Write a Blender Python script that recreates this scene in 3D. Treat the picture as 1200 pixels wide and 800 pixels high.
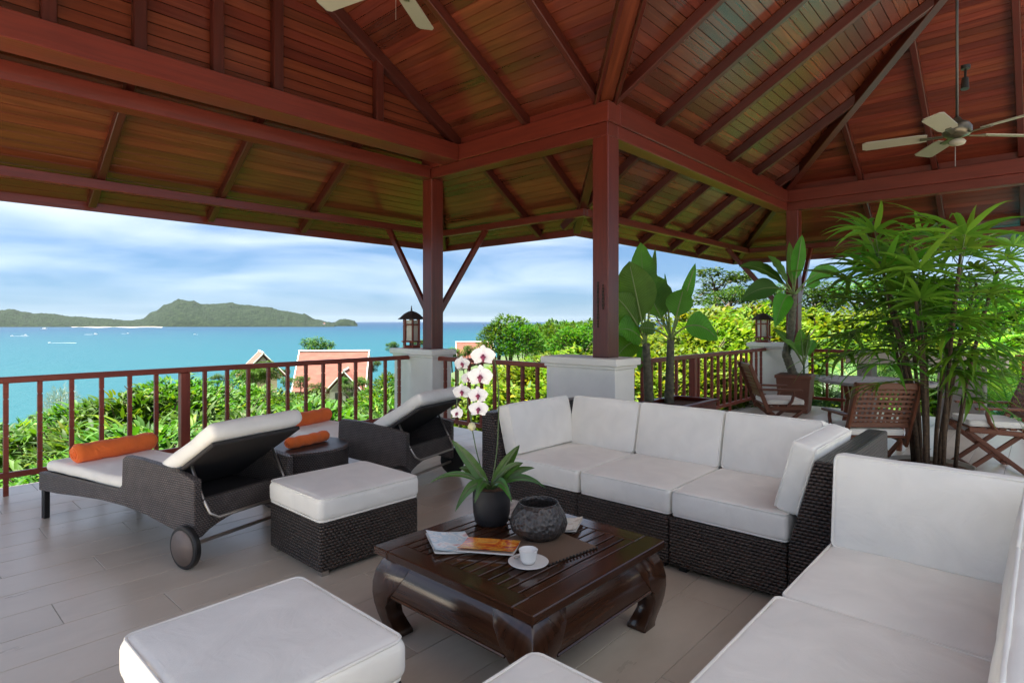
import bpy, bmesh, math, random
from mathutils import Vector, Matrix, noise
R = math.radians
PI = math.pi
S = bpy.context.scene
for o in list(bpy.data.objects): bpy.data.objects.remove(o)
C = S.collection
random.seed(7)

# ---------------------------------------------------------------- camera, sky, sun, exposure
EYE = 1.5
FPX = 687.0                                     # focal length in photograph pixels (1200 wide)
ca = bpy.data.cameras.new('camera'); cam = bpy.data.objects.new('camera', ca); C.objects.link(cam)
cam.location = (0, 0, EYE); cam.rotation_euler = (R(90), 0, -math.atan2(687, 625))
ca.sensor_width = 36; ca.lens = FPX / 1200 * 36; ca.shift_y = -24 / 1200
ca.clip_start = .05; ca.clip_end = 120000
S.camera = cam

CLX, CLY = 15.8, 14.1                             # where the cloud pattern starts
SUN_EL, SUN_AZ = R(68), R(128)                  # azimuth in world XY from +X, where the sun stands
W = bpy.data.worlds.new('World'); S.world = W; W.use_nodes = True
nt = W.node_tree; nt.nodes.clear()
def wn(t, **k):
    n = nt.nodes.new(t)
    for a, b in k.items(): setattr(n, a, b)
    return n
wo = wn('ShaderNodeOutputWorld'); bg = wn('ShaderNodeBackground'); bg.inputs[1].default_value = .05
sky = wn('ShaderNodeTexSky', sky_type='NISHITA', sun_disc=False, sun_elevation=SUN_EL, sun_rotation=PI/2 - SUN_AZ,
         altitude=60, air_density=1.0, dust_density=0.25, ozone_density=2.2)
geo = wn('ShaderNodeTexCoord')
sep = wn('ShaderNodeSeparateXYZ'); nt.links.new(geo.outputs['Generated'], sep.inputs[0])
# clouds: noise on a flat layer overhead, stretched by the low view angle as real cloud decks are
zc = wn('ShaderNodeMath', operation='MAXIMUM'); nt.links.new(sep.outputs[2], zc.inputs[0]); zc.inputs[1].default_value = 0
zp = wn('ShaderNodeMath', operation='ADD'); nt.links.new(zc.outputs[0], zp.inputs[0]); zp.inputs[1].default_value = .11
dv = wn('ShaderNodeVectorMath', operation='DIVIDE'); nt.links.new(geo.outputs['Generated'], dv.inputs[0])
cz = wn('ShaderNodeCombineXYZ')
for i in range(3): nt.links.new(zp.outputs[0], cz.inputs[i])
nt.links.new(cz.outputs[0], dv.inputs[1])
mpc = wn('ShaderNodeMapping'); mpc.inputs['Location'].default_value = (CLX, CLY, 0); mpc.inputs['Scale'].default_value = (.7, .7, .0)
nt.links.new(dv.outputs[0], mpc.inputs[0])
n1 = wn('ShaderNodeTexNoise'); n1.inputs['Scale'].default_value = 1.0; n1.inputs['Detail'].default_value = 6; n1.inputs['Roughness'].default_value = .46
n1.inputs['Distortion'].default_value = .35
nt.links.new(mpc.outputs[0], n1.inputs['Vector'])
rp = wn('ShaderNodeValToRGB'); rp.color_ramp.elements[0].position = .36; rp.color_ramp.elements[1].position = .68
nt.links.new(n1.outputs[0], rp.inputs[0])
hz = wn('ShaderNodeMath', operation='ADD'); nt.links.new(zc.outputs[0], hz.inputs[0]); hz.inputs[1].default_value = .50
hf = wn('ShaderNodeMath', operation='DIVIDE'); nt.links.new(zc.outputs[0], hf.inputs[0]); nt.links.new(hz.outputs[0], hf.inputs[1])   # low clouds pale into the air
cm = wn('ShaderNodeMath', operation='MULTIPLY'); nt.links.new(rp.outputs[0], cm.inputs[0]); nt.links.new(hf.outputs[0], cm.inputs[1])
tint = wn('ShaderNodeMix', data_type='RGBA', blend_type='MULTIPLY'); tint.inputs[0].default_value = 1
gm = wn('ShaderNodeGamma'); gm.inputs[1].default_value = .55; nt.links.new(sky.outputs[0], gm.inputs[0])      # a hazier, evener tropical sky
nt.links.new(gm.outputs[0], tint.inputs[6]); tint.inputs[7].default_value = (.42, .645, .96, 1)
mxc = wn('ShaderNodeMix', data_type='RGBA'); nt.links.new(cm.outputs[0], mxc.inputs[0])
nt.links.new(tint.outputs[2], mxc.inputs[6]); mxc.inputs[7].default_value = (11.4, 10.9, 10.3, 1)
nt.links.new(mxc.outputs[2], bg.inputs[0]); nt.links.new(bg.outputs[0], wo.inputs[0])

sl = bpy.data.lights.new('sun', 'SUN'); sl.energy = 5.0; sl.angle = R(.5); sl.color = (1, .95, .87)
sun = bpy.data.objects.new('sun', sl); C.objects.link(sun); sun.location = (-20, -20, 40)
sdir = Vector((math.cos(SUN_EL)*math.cos(SUN_AZ), math.cos(SUN_EL)*math.sin(SUN_AZ), math.sin(SUN_EL)))
sun.rotation_euler = sdir.to_track_quat('Z', 'Y').to_euler()

S.render.engine = 'CYCLES'
S.cycles.max_bounces = 10; S.cycles.diffuse_bounces = 5; S.cycles.glossy_bounces = 4
S.cycles.transparent_max_bounces = 8; S.cycles.sample_clamp_indirect = 8
S.view_settings.view_transform = 'Standard'; S.view_settings.look = 'None'; S.view_settings.gamma = 1
S.view_settings.use_curve_mapping = False
S.view_settings.exposure = 2.70

# ---------------------------------------------------------------- pixels to places (photograph pixels, 1200 x 800)
BC, BS = 625/math.hypot(625, 687), 687/math.hypot(625, 687)
def at_depth(u, v, d):
    x = (u-600)/FPX*d
    return Vector((x*BC + d*BS, -x*BS + d*BC, EYE-(v-376)/FPX*d))
def at_z(u, v, z): return at_depth(u, v, FPX*(EYE-z)/(v-376))
def at_y(u, v, Y): a = (u-600)/FPX; return at_depth(u, v, Y/(-a*BS+BC))
def at_x(u, v, X): a = (u-600)/FPX; return at_depth(u, v, X/(a*BC+BS))

# ---------------------------------------------------------------- objects
def tag(o, label=None, cat=None, group=None, kind=None):
    if label: o['label'] = label
    if cat: o['category'] = cat
    if group: o['group'] = group
    if kind: o['kind'] = kind
    return o
def empty(name, loc=(0, 0, 0), rz=0, label=None, cat=None, group=None):
    o = bpy.data.objects.new(name, None); C.objects.link(o); o.empty_display_size = .1
    o.location = loc; o.rotation_euler = (0, 0, rz)
    return tag(o, label, cat, group)
def link(name, me, parent=None, mat=None, loc=None, rot=None, mw=None, kind=None):
    o = bpy.data.objects.new(name, me); C.objects.link(o)
    if mat is not None and not me.materials: me.materials.append(mat)
    if parent is not None: o.parent = parent
    if mw is not None: o.matrix_basis = mw
    if loc is not None: o.location = loc
    if rot is not None: o.rotation_euler = rot
    if kind: o['kind'] = kind
    return o
def copy_tree(o, parent=None):
    c = o.copy(); C.objects.link(c); c.parent = parent
    for ch in o.children: copy_tree(ch, c)
    return c

class MB:
    """mesh builder: vertices, faces and one uv per corner (metres)"""
    def __init__(s): s.v = []; s.f = []; s.uv = []
    def add(s, vs, fs, uvs=None):
        b = len(s.v); s.v += [tuple(p) for p in vs]
        for i, f in enumerate(fs):
            s.f.append([b+k for k in f]); s.uv.append(uvs[i] if uvs else None)
    def box(s, x0, y0, z0, x1, y1, z1, m=None):
        vs = [Vector(p) for p in ((x0,y0,z0),(x1,y0,z0),(x1,y1,z0),(x0,y1,z0),(x0,y0,z1),(x1,y0,z1),(x1,y1,z1),(x0,y1,z1))]
        if m is not None: vs = [m @ p for p in vs]
        s.add(vs, [(0,3,2,1),(4,5,6,7),(0,1,5,4),(1,2,6,5),(2,3,7,6),(3,0,4,7)])
    def tube(s, p, q, r0, r1=None, n=10, cap=True):
        r1 = r0 if r1 is None else r1
        p, q = Vector(p), Vector(q); d = (q-p); L = d.length; d.normalize()
        a = d.orthogonal().normalized(); b = d.cross(a)
        vs = []
        for k in range(n):
            w = a*math.cos(2*PI*k/n) + b*math.sin(2*PI*k/n); vs += [p+w*r0, q+w*r1]
        fs = [(2*k, 2*((k+1) % n), 2*((k+1) % n)+1, 2*k+1) for k in range(n)]
        if cap: fs += [tuple(2*k for k in range(n))[::-1], tuple(2*k+1 for k in range(n))]
        s.add(vs, fs)
    def path(s, pts, r, n=8, cap=True):
        """a round bar along points; r is a number or a list"""
        pts = [Vector(p) for p in pts]; m = len(pts); rs = r if isinstance(r, (list, tuple)) else [r]*m
        vs = []; up = None
        for i, p in enumerate(pts):
            d = (pts[min(i+1, m-1)]-pts[max(i-1, 0)]).normalized()
            a = d.orthogonal().normalized() if up is None else (up - d*up.dot(d)).normalized()
            up = a; b = d.cross(a)
            vs += [p + (a*math.cos(2*PI*k/n)+b*math.sin(2*PI*k/n))*rs[i] for k in range(n)]
        fs = [(i*n+k, i*n+(k+1) % n, (i+1)*n+(k+1) % n, (i+1)*n+k) for i in range(m-1) for k in range(n)]
        if cap: fs += [tuple(range(n))[::-1], tuple(range((m-1)*n, m*n))]
        s.add(vs, fs)
    def lathe(s, prof, n=24, cx=0, cy=0, cap=True):
        vs = [(cx+r*math.cos(2*PI*k/n), cy+r*math.sin(2*PI*k/n), z) for r, z in prof for k in range(n)]
        m = len(prof)
        fs = [(i*n+k, i*n+(k+1) % n, (i+1)*n+(k+1) % n, (i+1)*n+k) for i in range(m-1) for k in range(n)]
        uv = [[(k/n*6.28*prof[i][0], prof[i][1]), ((k+1)/n*6.28*prof[i][0], prof[i][1]), ((k+1)/n*6.28*prof[i][0], prof[i+1][1]), (k/n*6.28*prof[i][0], prof[i+1][1])] for i in range(m-1) for k in range(n)]
        if cap: fs += [tuple(range(n))[::-1], tuple(range((m-1)*n, m*n))]; uv += [None, None]
        s.add(vs, fs, uv)
    def prism(s, poly, vec):
        """polygon (3D points) pushed along vec"""
        n = len(poly); a = [Vector(p) for p in poly]; vec = Vector(vec); b = [p+vec for p in a]
        s.add(a+b, [tuple(range(n))[::-1], tuple(range(n, 2*n))]+[(i, (i+1) % n, n+(i+1) % n, n+i) for i in range(n)])
    def mesh(s, name, smooth=False, bevel=0, seg=1, auto=None):
        me = bpy.data.meshes.new(name); me.from_pydata(s.v, [], s.f); me.update()
        bm = bmesh.new(); bm.from_mesh(me)
        bmesh.ops.recalc_face_normals(bm, faces=bm.faces)
        uvl = bm.loops.layers.uv.new('UVMap')
        bm.faces.ensure_lookup_table()
        fixed = {}
        for i, f in enumerate(bm.faces):
            u = s.uv[i]
            if u:
                vmap = {s.f[i][k]: u[k] for k in range(len(u))}
                for l in f.loops: l[uvl].uv = vmap[l.vert.index]
            else:
                n = f.normal; ax = max(range(3), key=lambda k: abs(n[k]))
                for l in f.loops:
                    p = l.vert.co
                    l[uvl].uv = ((p.y, p.z), (p.x, p.z), (p.x, p.y))[ax]
        if bevel:
            es = [e for e in bm.edges if len(e.link_faces) == 2 and e.calc_face_angle(0) > .5]
            bmesh.ops.bevel(bm, geom=es, offset=bevel, segments=seg, profile=.5, affect='EDGES', clamp_overlap=True)
        if smooth:
            for f in bm.faces: f.smooth = True
            if auto:
                for e in bm.edges:
                    if len(e.link_faces) == 2 and e.calc_face_angle(0) > auto: e.smooth = False
        bm.to_mesh(me); bm.free()
        return me
    def build(s, name, mat, parent=None, smooth=False, bevel=0, seg=1, auto=None, **k):
        return link(name, s.mesh(name, smooth, bevel, seg, auto), parent, mat, **k)

def beam_matrix(p, q):
    p, q = Vector(p), Vector(q); x = (q-p).normalized()
    up = Vector((0, 0, 1)) if abs(x.z) < .95 else Vector((0, 1, 0))
    y = up.cross(x).normalized(); z = x.cross(y)
    m = Matrix((x, y, z)).transposed().to_4x4(); m.translation = p
    return m
def beam(name, p, q, w, h, mat, parent, top=0, bevel=.006):
    """timber from p to q; w wide, h deep; top: how far its upper face lies above the line"""
    L = (Vector(q)-Vector(p)).length
    mb = MB(); mb.box(0, -w/2, top-h, L, w/2, top)
    return mb.build(name, mat, parent, bevel=bevel, mw=beam_matrix(p, q))
def bar(name, x0, y0, z0, x1, y1, z1, mat, parent, bevel=.006, seg=1):
    """axis-aligned timber whose grain runs along its longest side"""
    d = (x1-x0, y1-y0, z1-z0); k = max(range(3), key=lambda i: d[i]); mb = MB()
    c = Vector(((x0+x1)/2, (y0+y1)/2, (z0+z1)/2))
    dims = (d[k], d[(k+1) % 3], d[(k+2) % 3])
    mb.box(-dims[0]/2, -dims[1]/2, -dims[2]/2, dims[0]/2, dims[1]/2, dims[2]/2)
    ax = [Vector((1, 0, 0)), Vector((0, 1, 0)), Vector((0, 0, 1))]
    m = Matrix((ax[k], ax[(k+1) % 3], ax[(k+2) % 3])).transposed().to_4x4(); m.translation = c
    return mb.build(name, mat, parent, bevel=bevel, seg=seg, mw=m)

# ---------------------------------------------------------------- materials
def newmat(name):
    m = bpy.data.materials.new(name); m.use_nodes = True
    t = m.node_tree; b = t.nodes['Principled BSDF']
    return m, t, b
def N(t, ty, **k):
    n = t.nodes.new(ty)
    for a, b in k.items():
        if a.startswith('i_'): n.inputs[a[2:]].default_value = b
        else: setattr(n, a, b)
    return n
def ramp(t, src, stops):
    r = t.nodes.new('ShaderNodeValToRGB'); e = r.color_ramp.elements
    while len(e) < len(stops): e.new(.5)
    for k, (p, c) in enumerate(stops):
        e[k].position = p; e[k].color = (c, c, c, 1) if isinstance(c, (int, float)) else (*c, 1)
    t.links.new(src, r.inputs[0]); return r.outputs[0]
def bump(t, src, b, dist, strength=1.0):
    n = t.nodes.new('ShaderNodeBump'); n.inputs['Distance'].default_value = dist; n.inputs['Strength'].default_value = strength
    t.links.new(src, n.inputs['Height']); t.links.new(n.outputs[0], b.inputs['Normal']); return n
def mixc(t, fac, a, b, mode='MIX'):
    m = t.nodes.new('ShaderNodeMix'); m.data_type = 'RGBA'; m.blend_type = mode
    for s_, val in ((m.inputs[0], fac), (m.inputs[6], a), (m.inputs[7], b)):
        if isinstance(val, (int, float)): s_.default_value = val
        elif isinstance(val, tuple): s_.default_value = (*val, 1)
        else: t.links.new(val, s_)
    return m.outputs[2]
def plain(name, col, rough=.5, metal=0, spec=.5, noise_amt=.12, noise_scale=9, bumpd=0):
    m, t, b = newmat(name)
    tc = N(t, 'ShaderNodeTexCoord'); n = N(t, 'ShaderNodeTexNoise', i_Scale=noise_scale, i_Detail=5.0)
    t.links.new(tc.outputs['Object'], n.inputs['Vector'])
    v = ramp(t, n.outputs[0], [(.3, 1-noise_amt), (.7, 1+noise_amt*.5)])
    t.links.new(mixc(t, 1.0, tuple(col), v, 'MULTIPLY'), b.inputs['Base Color'])
    b.inputs['Roughness'].default_value = rough; b.inputs['Metallic'].default_value = metal
    b.inputs['Specular IOR Level'].default_value = spec
    if bumpd: bump(t, n.outputs[0], b, bumpd)
    return m
def wood(name, stops, rough=.42, vary=.35, sc=(1.6, 26), bumpd=.0012, spec=.4, var_hue=0.0):
    """grain along uv.x"""
    m, t, b = newmat(name)
    uv = N(t, 'ShaderNodeUVMap'); oi = N(t, 'ShaderNodeObjectInfo')
    mp = N(t, 'ShaderNodeMapping'); mp.inputs['Scale'].default_value = (sc[0], sc[1], 1)
    t.links.new(uv.outputs[0], mp.inputs[0])
    off = N(t, 'ShaderNodeMath', operation='MULTIPLY', ); off.inputs[1].default_value = 53.0
    t.links.new(oi.outputs['Random'], off.inputs[0])
    cb = N(t, 'ShaderNodeCombineXYZ'); t.links.new(off.outputs[0], cb.inputs[0]); t.links.new(off.outputs[0], cb.inputs[1])
    t.links.new(cb.outputs[0], mp.inputs['Location'])
    n = N(t, 'ShaderNodeTexNoise', i_Scale=1.0, i_Detail=6.0, i_Roughness=.6, i_Distortion=.4)
    t.links.new(mp.outputs[0], n.inputs['Vector'])
    base = ramp(t, n.outputs[0], stops)
    hs = N(t, 'ShaderNodeHueSaturation'); t.links.new(base, hs.inputs['Color'])
    mr = N(t, 'ShaderNodeMapRange'); t.links.new(oi.outputs['Random'], mr.inputs[0]); mr.inputs[3].default_value = 1-vary; mr.inputs[4].default_value = 1+vary
    t.links.new(mr.outputs[0], hs.inputs['Value'])
    if var_hue:
        wn_ = N(t, 'ShaderNodeTexWhiteNoise', noise_dimensions='1D'); t.links.new(off.outputs[0], wn_.inputs['W'])
        m2 = N(t, 'ShaderNodeMapRange'); t.links.new(wn_.outputs[0], m2.inputs[0]); m2.inputs[3].default_value = .5-var_hue*.5; m2.inputs[4].default_value = .5+var_hue
        t.links.new(m2.outputs[0], hs.inputs['Hue'])
    t.links.new(hs.outputs[0], b.inputs['Base Color'])
    b.inputs['Roughness'].default_value = rough; b.inputs['Specular IOR Level'].default_value = spec
    if bumpd: bump(t, n.outputs[0], b, bumpd)
    return m
M = {}
M['beam'] = wood('red_brown_timber', [(.25, (.066, .0098, .0060)), (.75, (.125, .0190, .0105))], rough=.30, vary=.14, spec=.5)
M['plank'] = wood('ceiling_board', [(.2, (.046, .0080, .0048)), (.55, (.088, .0170, .0086)), (.85, (.138, .033, .0148))], rough=.24, vary=.34, sc=(1.1, 18), var_hue=.008, spec=.55)
M['rafter'] = wood('dark_rafter_timber', [(.25, (.030, .0056, .0038)), (.75, (.058, .0100, .0062))], rough=.32, vary=.15, spec=.4)
M['deckdark'] = plain('dark_underlay', (.03, .015, .01), .8)
M['rail'] = wood('railing_timber', [(.25, (.165, .032, .019)), (.75, (.265, .060, .033))], rough=.4, vary=.1)
M['plinth'] = plain('painted_render', (.87, .85, .78), .7, noise_amt=.05, noise_scale=5, bumpd=.0006)
M['rooftile'] = plain('roof_covering', (.22, .09, .06), .8)

def tile_mat():
    m, t, b = newmat('wood_look_floor_tile')
    uv = N(t, 'ShaderNodeUVMap'); oi = N(t, 'ShaderNodeObjectInfo')
    mp = N(t, 'ShaderNodeMapping'); mp.inputs['Scale'].default_value = (1.0, 2.6, 1)
    t.links.new(uv.outputs[0], mp.inputs[0])
    off = N(t, 'ShaderNodeMath', operation='MULTIPLY'); off.inputs[1].default_value = 71.0
    t.links.new(oi.outputs['Random'], off.inputs[0])
    cb = N(t, 'ShaderNodeCombineXYZ'); t.links.new(off.outputs[0], cb.inputs[0]); t.links.new(off.outputs[0], cb.inputs[1])
    t.links.new(cb.outputs[0], mp.inputs['Location'])
    n = N(t, 'ShaderNodeTexNoise', i_Scale=1.3, i_Detail=7.0, i_Roughness=.62, i_Distortion=.3)
    t.links.new(mp.outputs[0], n.inputs['Vector'])
    base = ramp(t, n.outputs[0], [(.25, (.47, .405, .325)), (.5, (.55, .48, .39)), (.78, (.615, .545, .45))])
    hs = N(t, 'ShaderNodeHueSaturation'); t.links.new(base, hs.inputs['Color'])
    mr = N(t, 'ShaderNodeMapRange'); t.links.new(oi.outputs['Random'], mr.inputs[0]); mr.inputs[3].default_value = .94; mr.inputs[4].default_value = 1.05
    t.links.new(mr.outputs[0], hs.inputs['Value']); t.links.new(hs.outputs[0], b.inputs['Base Color'])
    rr = ramp(t, n.outputs[0], [(.3, .27), (.7, .33)]); t.links.new(rr, b.inputs['Roughness'])
    bump(t, n.outputs[0], b, .0002); b.inputs['Specular IOR Level'].default_value = .5
    return m
M['tile'] = tile_mat()
M['grout'] = plain('grout', (.34, .305, .26), .9)
# ================================================================ the terrace floor
# outline of the L-shaped terrace (sea side +Y, garden side +X)
FLOOR = [(-2.2, -4.2), (11.25, -4.2), (11.25, 4.02), (5.62, 4.02), (5.62, 6.95), (-2.2, 6.95)]
def in_floor(x, y): return -2.2 < x < 11.25 and -4.2 < y < 4.02 or -2.2 < x < 5.62 and -4.2 < y < 6.95
mb = MB(); mb.prism([(x, y, -.35) for x, y in FLOOR], (0, 0, .346))
floor = mb.build('floor', M['grout'], kind='structure')
TL, TW = 1.2, .3
full = MB(); full.box(0, 0, -.012, TL-.004, TW-.004, .0)
full_me = full.mesh('floor_tile', bevel=.0015); full_me.materials.append(M['tile'])
def camdist(x, y): return math.hypot(x, y)
tiles = []
row = 0; y = -4.2
while y < 6.94:
    x = -2.2 - TL*((row*.37) % 1.0)
    while x < 11.25:
        xe = 11.25 if y+TW <= 4.03 else 5.62
        a, b = max(x, -2.2), min(x+TL, xe); yt = min(y+TW, 6.95)
        if y < 4.02 < y+TW and x+TL > 5.62: yt = min(yt, 4.02) if a >= 5.62 else yt
        if b-a > .02: tiles.append((a, y, b, yt))
        x += TL
    y += TW; row += 1
def seen(t):
    cx, cy = (t[0]+t[2])/2, (t[1]+t[3])/2
    d = cx*BS+cy*BC; l = cx*BC-cy*BS
    return d > .4 and abs(l/d) < 1.05
near = sorted([t for t in tiles if seen(t)], key=lambda t: camdist((t[0]+t[2])/2, (t[1]+t[3])/2))[:298]
nearset = set(near)
for a, b, c_, d_ in near:
    if abs(c_-a-TL) < 1e-6 and abs(d_-b-TW) < 1e-6:
        link('floor_tile', full_me, floor, loc=(a+.002, b+.002, 0))
    else:
        mb = MB(); mb.box(0, 0, -.012, c_-a-.004, d_-b-.004, 0); mb.build('floor_tile', M['tile'], floor, bevel=.0015, loc=(a+.002, b+.002, 0))
mb = MB()
for t in tiles:
    if t not in nearset: mb.box(t[0]+.002, t[1]+.002, -.012, t[2]-.002, t[3]-.002, 0)
mb.build('floor_tiles', M['tile'], floor, kind='stuff')

# ================================================================ the roof
roof = empty('pavilion_roof', (0, 0, 0), 0, 'dark red timber roof with open rafters and boarded ceiling over the terrace', 'roof')
XE, YN, XF = 5.3, 3.48, 11.05            # lines of the wall plates: east of the lounge wing, north of the dining wing, far end
XR, YR = 2.3, .48                        # ridges
ZP, KU, KS = 3.90, .58, .67              # plank level over the plates, upper pitch, skirt pitch
YB = -.60                               # unseen back edge, roof cut short here to let daylight in
XW, YS = 2*XR-XE, 2*YR-YN                # the plates on the other sides
ZR = ZP + KU*(XE-XR)
def strips(parent, name, axis, a0, a1, zf, lo, hi, step, mat, joined=None, th=.018):
    """boards across a slope: coordinate a runs down the slope, each board from lo(a) to hi(a) along the other axis"""
    n = max(1, round(abs(a1-a0)*math.hypot(1, (zf(a1)-zf(a0))/(a1-a0))/step)); da = (a1-a0)/n
    for i in range(n):
        p, q = a0+i*da, a0+(i+1)*da; g = .0035*(1 if da > 0 else -1); p += g; q -= g
        L = [lo(p), hi(p), hi(q), lo(q)]
        if L[1]-L[0] < .03 and L[2]-L[3] < .03: continue
        if L[1] < L[0]: L[0] = L[1] = (L[0]+L[1])/2
        if L[2] < L[3]: L[2] = L[3] = (L[2]+L[3])/2
        bz = [(L[0], p), (L[1], p), (L[2], q), (L[3], q)]
        vs = [((a, b, zf(a)) if axis == 'x' else (b, a, zf(a))) for b, a in bz]
        vs += [(x_, y_, z_+th) for x_, y_, z_ in vs]
        fs = [(0, 1, 2, 3), (4, 7, 6, 5), (0, 4, 5, 1), (1, 5, 6, 2), (2, 6, 7, 3), (3, 7, 4, 0)]
        uvv = [(b, a) for b, a in bz]*2
        mb = joined or MB()
        mb.add(vs, fs, [[uvv[k] for k in f] for f in fs])
        if joined is None: mb.build(name, mat, parent)
ST = .105
# upper planes
zE = lambda x: ZP + KU*(XE-x)
zN = lambda y: ZP + KU*(YN-y)
zF = lambda x: ZP + KU*(XF-x)
zW = lambda x: ZP + KU*(x-XW)
zS = lambda y: ZP + KU*(y-YS)
GY = 5.80                                 # plane of the gable boards
strips(roof, 'ceiling_board', 'x', XE, XR, zE, lambda x: x-XE+YN, lambda x: GY+.25, ST, M['plank'])
strips(roof, 'ceiling_board', 'y', YN, YR, zN, lambda y: y-YN+XE, lambda y: XF-(YN-y), ST, M['plank'])
strips(roof, 'ceiling_board', 'x', XF, XF-(YN-YR), zF, lambda x: max(YB, YS+(XF-x)), lambda x: YN-(XF-x), ST, M['plank'])
hid = MB()
strips(roof, '', 'x', XW, XR, zW, lambda x: YB, lambda x: GY+.25, ST, M['plank'], joined=hid)
strips(roof, '', 'y', YB, YR, zS, lambda y: XR, lambda y: XF-(y-YS), ST, M['plank'], joined=hid)
# skirt planes (below and outside the plates)
ZK = 3.71
XO, YO, YNO, XFO = 5.42, 6.42, 3.58, 11.15      # outer faces of the plates
EV = 1.36                                       # overhang of the eaves beyond them
kE = lambda x: ZK - KS*(x-XO)
kSea = lambda y: ZK - KS*(y-YO)
kN = lambda y: ZK - KS*(y-YNO)
kF = lambda x: ZK - KS*(x-XFO)
strips(roof, 'eave_board', 'y', 5.98, YO+EV, kSea, lambda y: -2.3, lambda y: XO+max(y-YO, -.12), ST, M['plank'])
strips(roof, 'eave_board', 'x', XO, XO+EV, kE, lambda x: YNO+(x-XO), lambda x: YO+(x-XO), ST, M['plank'])
strips(roof, 'eave_board', 'y', YNO, YNO+EV, kN, lambda y: XO+(y-YNO), lambda y: XFO+(y-YNO), ST, M['plank'])
strips(roof, 'eave_board', 'x', XFO, XFO+EV, kF, lambda x: YB, lambda x: YNO+(x-XFO), ST, M['plank'])
kW = lambda x: ZK + KS*(x-(2*XR-XO)); kS_ = lambda y: ZK + KS*(y-(2*YR-YNO))
hid.build('ceiling_boards', M['plank'], roof, kind='stuff')
# underlay and covering above the boards, one closed skin
def skin(name, pts, dz, mat):
    mb = MB(); mb.prism([(x, y, z+dz) for x, y, z in pts], (0, 0, .012)); return mb
cov = MB(); und = MB()
def sk(pts):
    for mb, dz in ((und, .022), (cov, .045)):
        mb.prism([(x, y, z+dz) for x, y, z in pts], (0, 0, .012 if mb is und else .03))
G2 = GY+.35
sk([(XE, YN, ZP), (XE, G2, ZP), (XR, G2, ZR), (XR, YR, ZR)])
sk([(XE, YN, ZP), (XR, YR, ZR), (XF-3, YR, ZR), (XF, YN, ZP)])
sk([(XF, YN, ZP), (XF-3, YR, ZR), (XF-(YB-YS), YB, zS(YB)), (XF, YB, ZP)])
sk([(XW, YB, ZP), (XR, YB, ZR), (XR, G2, ZR), (XW, G2, ZP)])
sk([(XR, YB, zS(YB)), (XF-(YB-YS), YB, zS(YB)), (XF-3, YR, ZR), (XR, YR, ZR)])
e = EV+.03
sk([(-2.3, 5.95, kSea(5.95)), (XO-.47, 5.95, kSea(5.95)), (XO+e, YO+e, kSea(YO+e)), (-2.3-.4, YO+e, kSea(YO+e))])
sk([(XO-.1, YNO-.1, kE(XO-.1)), (XO+e, YNO+e, kE(XO+e)), (XO+e, YO+e, kE(XO+e)), (XO-.1, YO-.1, kE(XO-.1))])
sk([(XO-.1, YNO-.1, kN(YNO-.1)), (XFO+.1, YNO-.1, kN(YNO-.1)), (XFO+e, YNO+e, kN(YNO+e)), (XO+e, YNO+e, kN(YNO+e))])
sk([(XFO-.1, YNO-.1, kF(XFO-.1)), (XFO+e, YNO+e, kF(XFO+e)), (XFO+e, YB, kF(XFO+e)), (XFO-.1, YB, kF(XFO-.1))])
und.build('underlay', M['deckdark'], roof); cov.build('roof_covering', M['rooftile'], roof)

# plates: a lower and an upper timber one on the other
ZB0, ZB1, ZB2 = 3.446, 3.59, 3.80
B = M['beam']
for n_, z0, z1, w in (('wall_plate', ZB0, ZB1-.002, .20), ('upper_plate', ZB1, ZB2, .235)):
    i, o_ = (w-.20)/2, 0
    bar(n_, 5.2-i, YN-.1-i, z0, 5.4+i, 6.42, z1, B, roof)                        # col 1 - col 2
    bar(n_, 5.4+i+.002, YN-.1-i, z0, XF-.1-i-.002, YN+.1+i, z1, B, roof)         # col 2 - col 3
    bar(n_, XF-.1-i, YB, z0, XF+.1+i, YN+.1+i, z1, B, roof)                   # far end
    bar(n_, XW-.1, YB, z0, XW+.1, 6.4, z1, B, roof)                            # west side, behind the camera
for a_ in ((5.275, YN, 5.315, 6.4), (5.30, YN-.02, XF, YN+.02), (XF-.02, YB, XF+.02, YN)):
    bar('plate_infill', a_[0], a_[1], ZB2, a_[2], a_[3], ZP+.015, B, roof)
for a_ in ((5.30, YN+.1, 5.36, 6.42), (5.45, YN, XF, YN+.04), (XF, YS, XF+.04, YN)):
    pass
bar('sea_plate', XW+.102, 6.22, 3.448, 5.198-.0175, 6.42, 3.612, B, roof)
bar('tie_beam', XW+.12, 5.65, 3.585, 5.18, 5.97, 3.80, B, roof)
# gable wall: boards, studs, rake
zg = 3.80; k = 0
while zg < ZR-.05:
    z1 = zg+.105
    xa, xb = XW+(max(zg, ZP)-ZP)/KU, XE-(max(zg, ZP)-ZP)/KU
    xa2, xb2 = XW+(max(z1, ZP)-ZP)/KU, XE-(max(z1, ZP)-ZP)/KU
    if xb-xa > .1:
        if xb2 < xa2: xa2 = xb2 = XR
        mb = MB(); g = .003
        vs = [(xa, GY, zg+g), (xb, GY, zg+g), (xb2, GY+.008, z1-g), (xa2, GY+.008, z1-g)]; vs += [(x, y+.02, z) for x, y, z in vs]
        fs = [(0, 1, 2, 3), (4, 7, 6, 5), (0, 4, 5, 1), (1, 5, 6, 2), (2, 6, 7, 3), (3, 7, 4, 0)]
        uvv = [(xa, zg), (xb, zg), (xb2, z1), (xa2, z1)]*2
        mb.add(vs, fs, [[uvv[q] for q in f] for f in fs]); mb.build('gable_board', M['plank'], roof)
    zg = z1; k += 1
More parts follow.
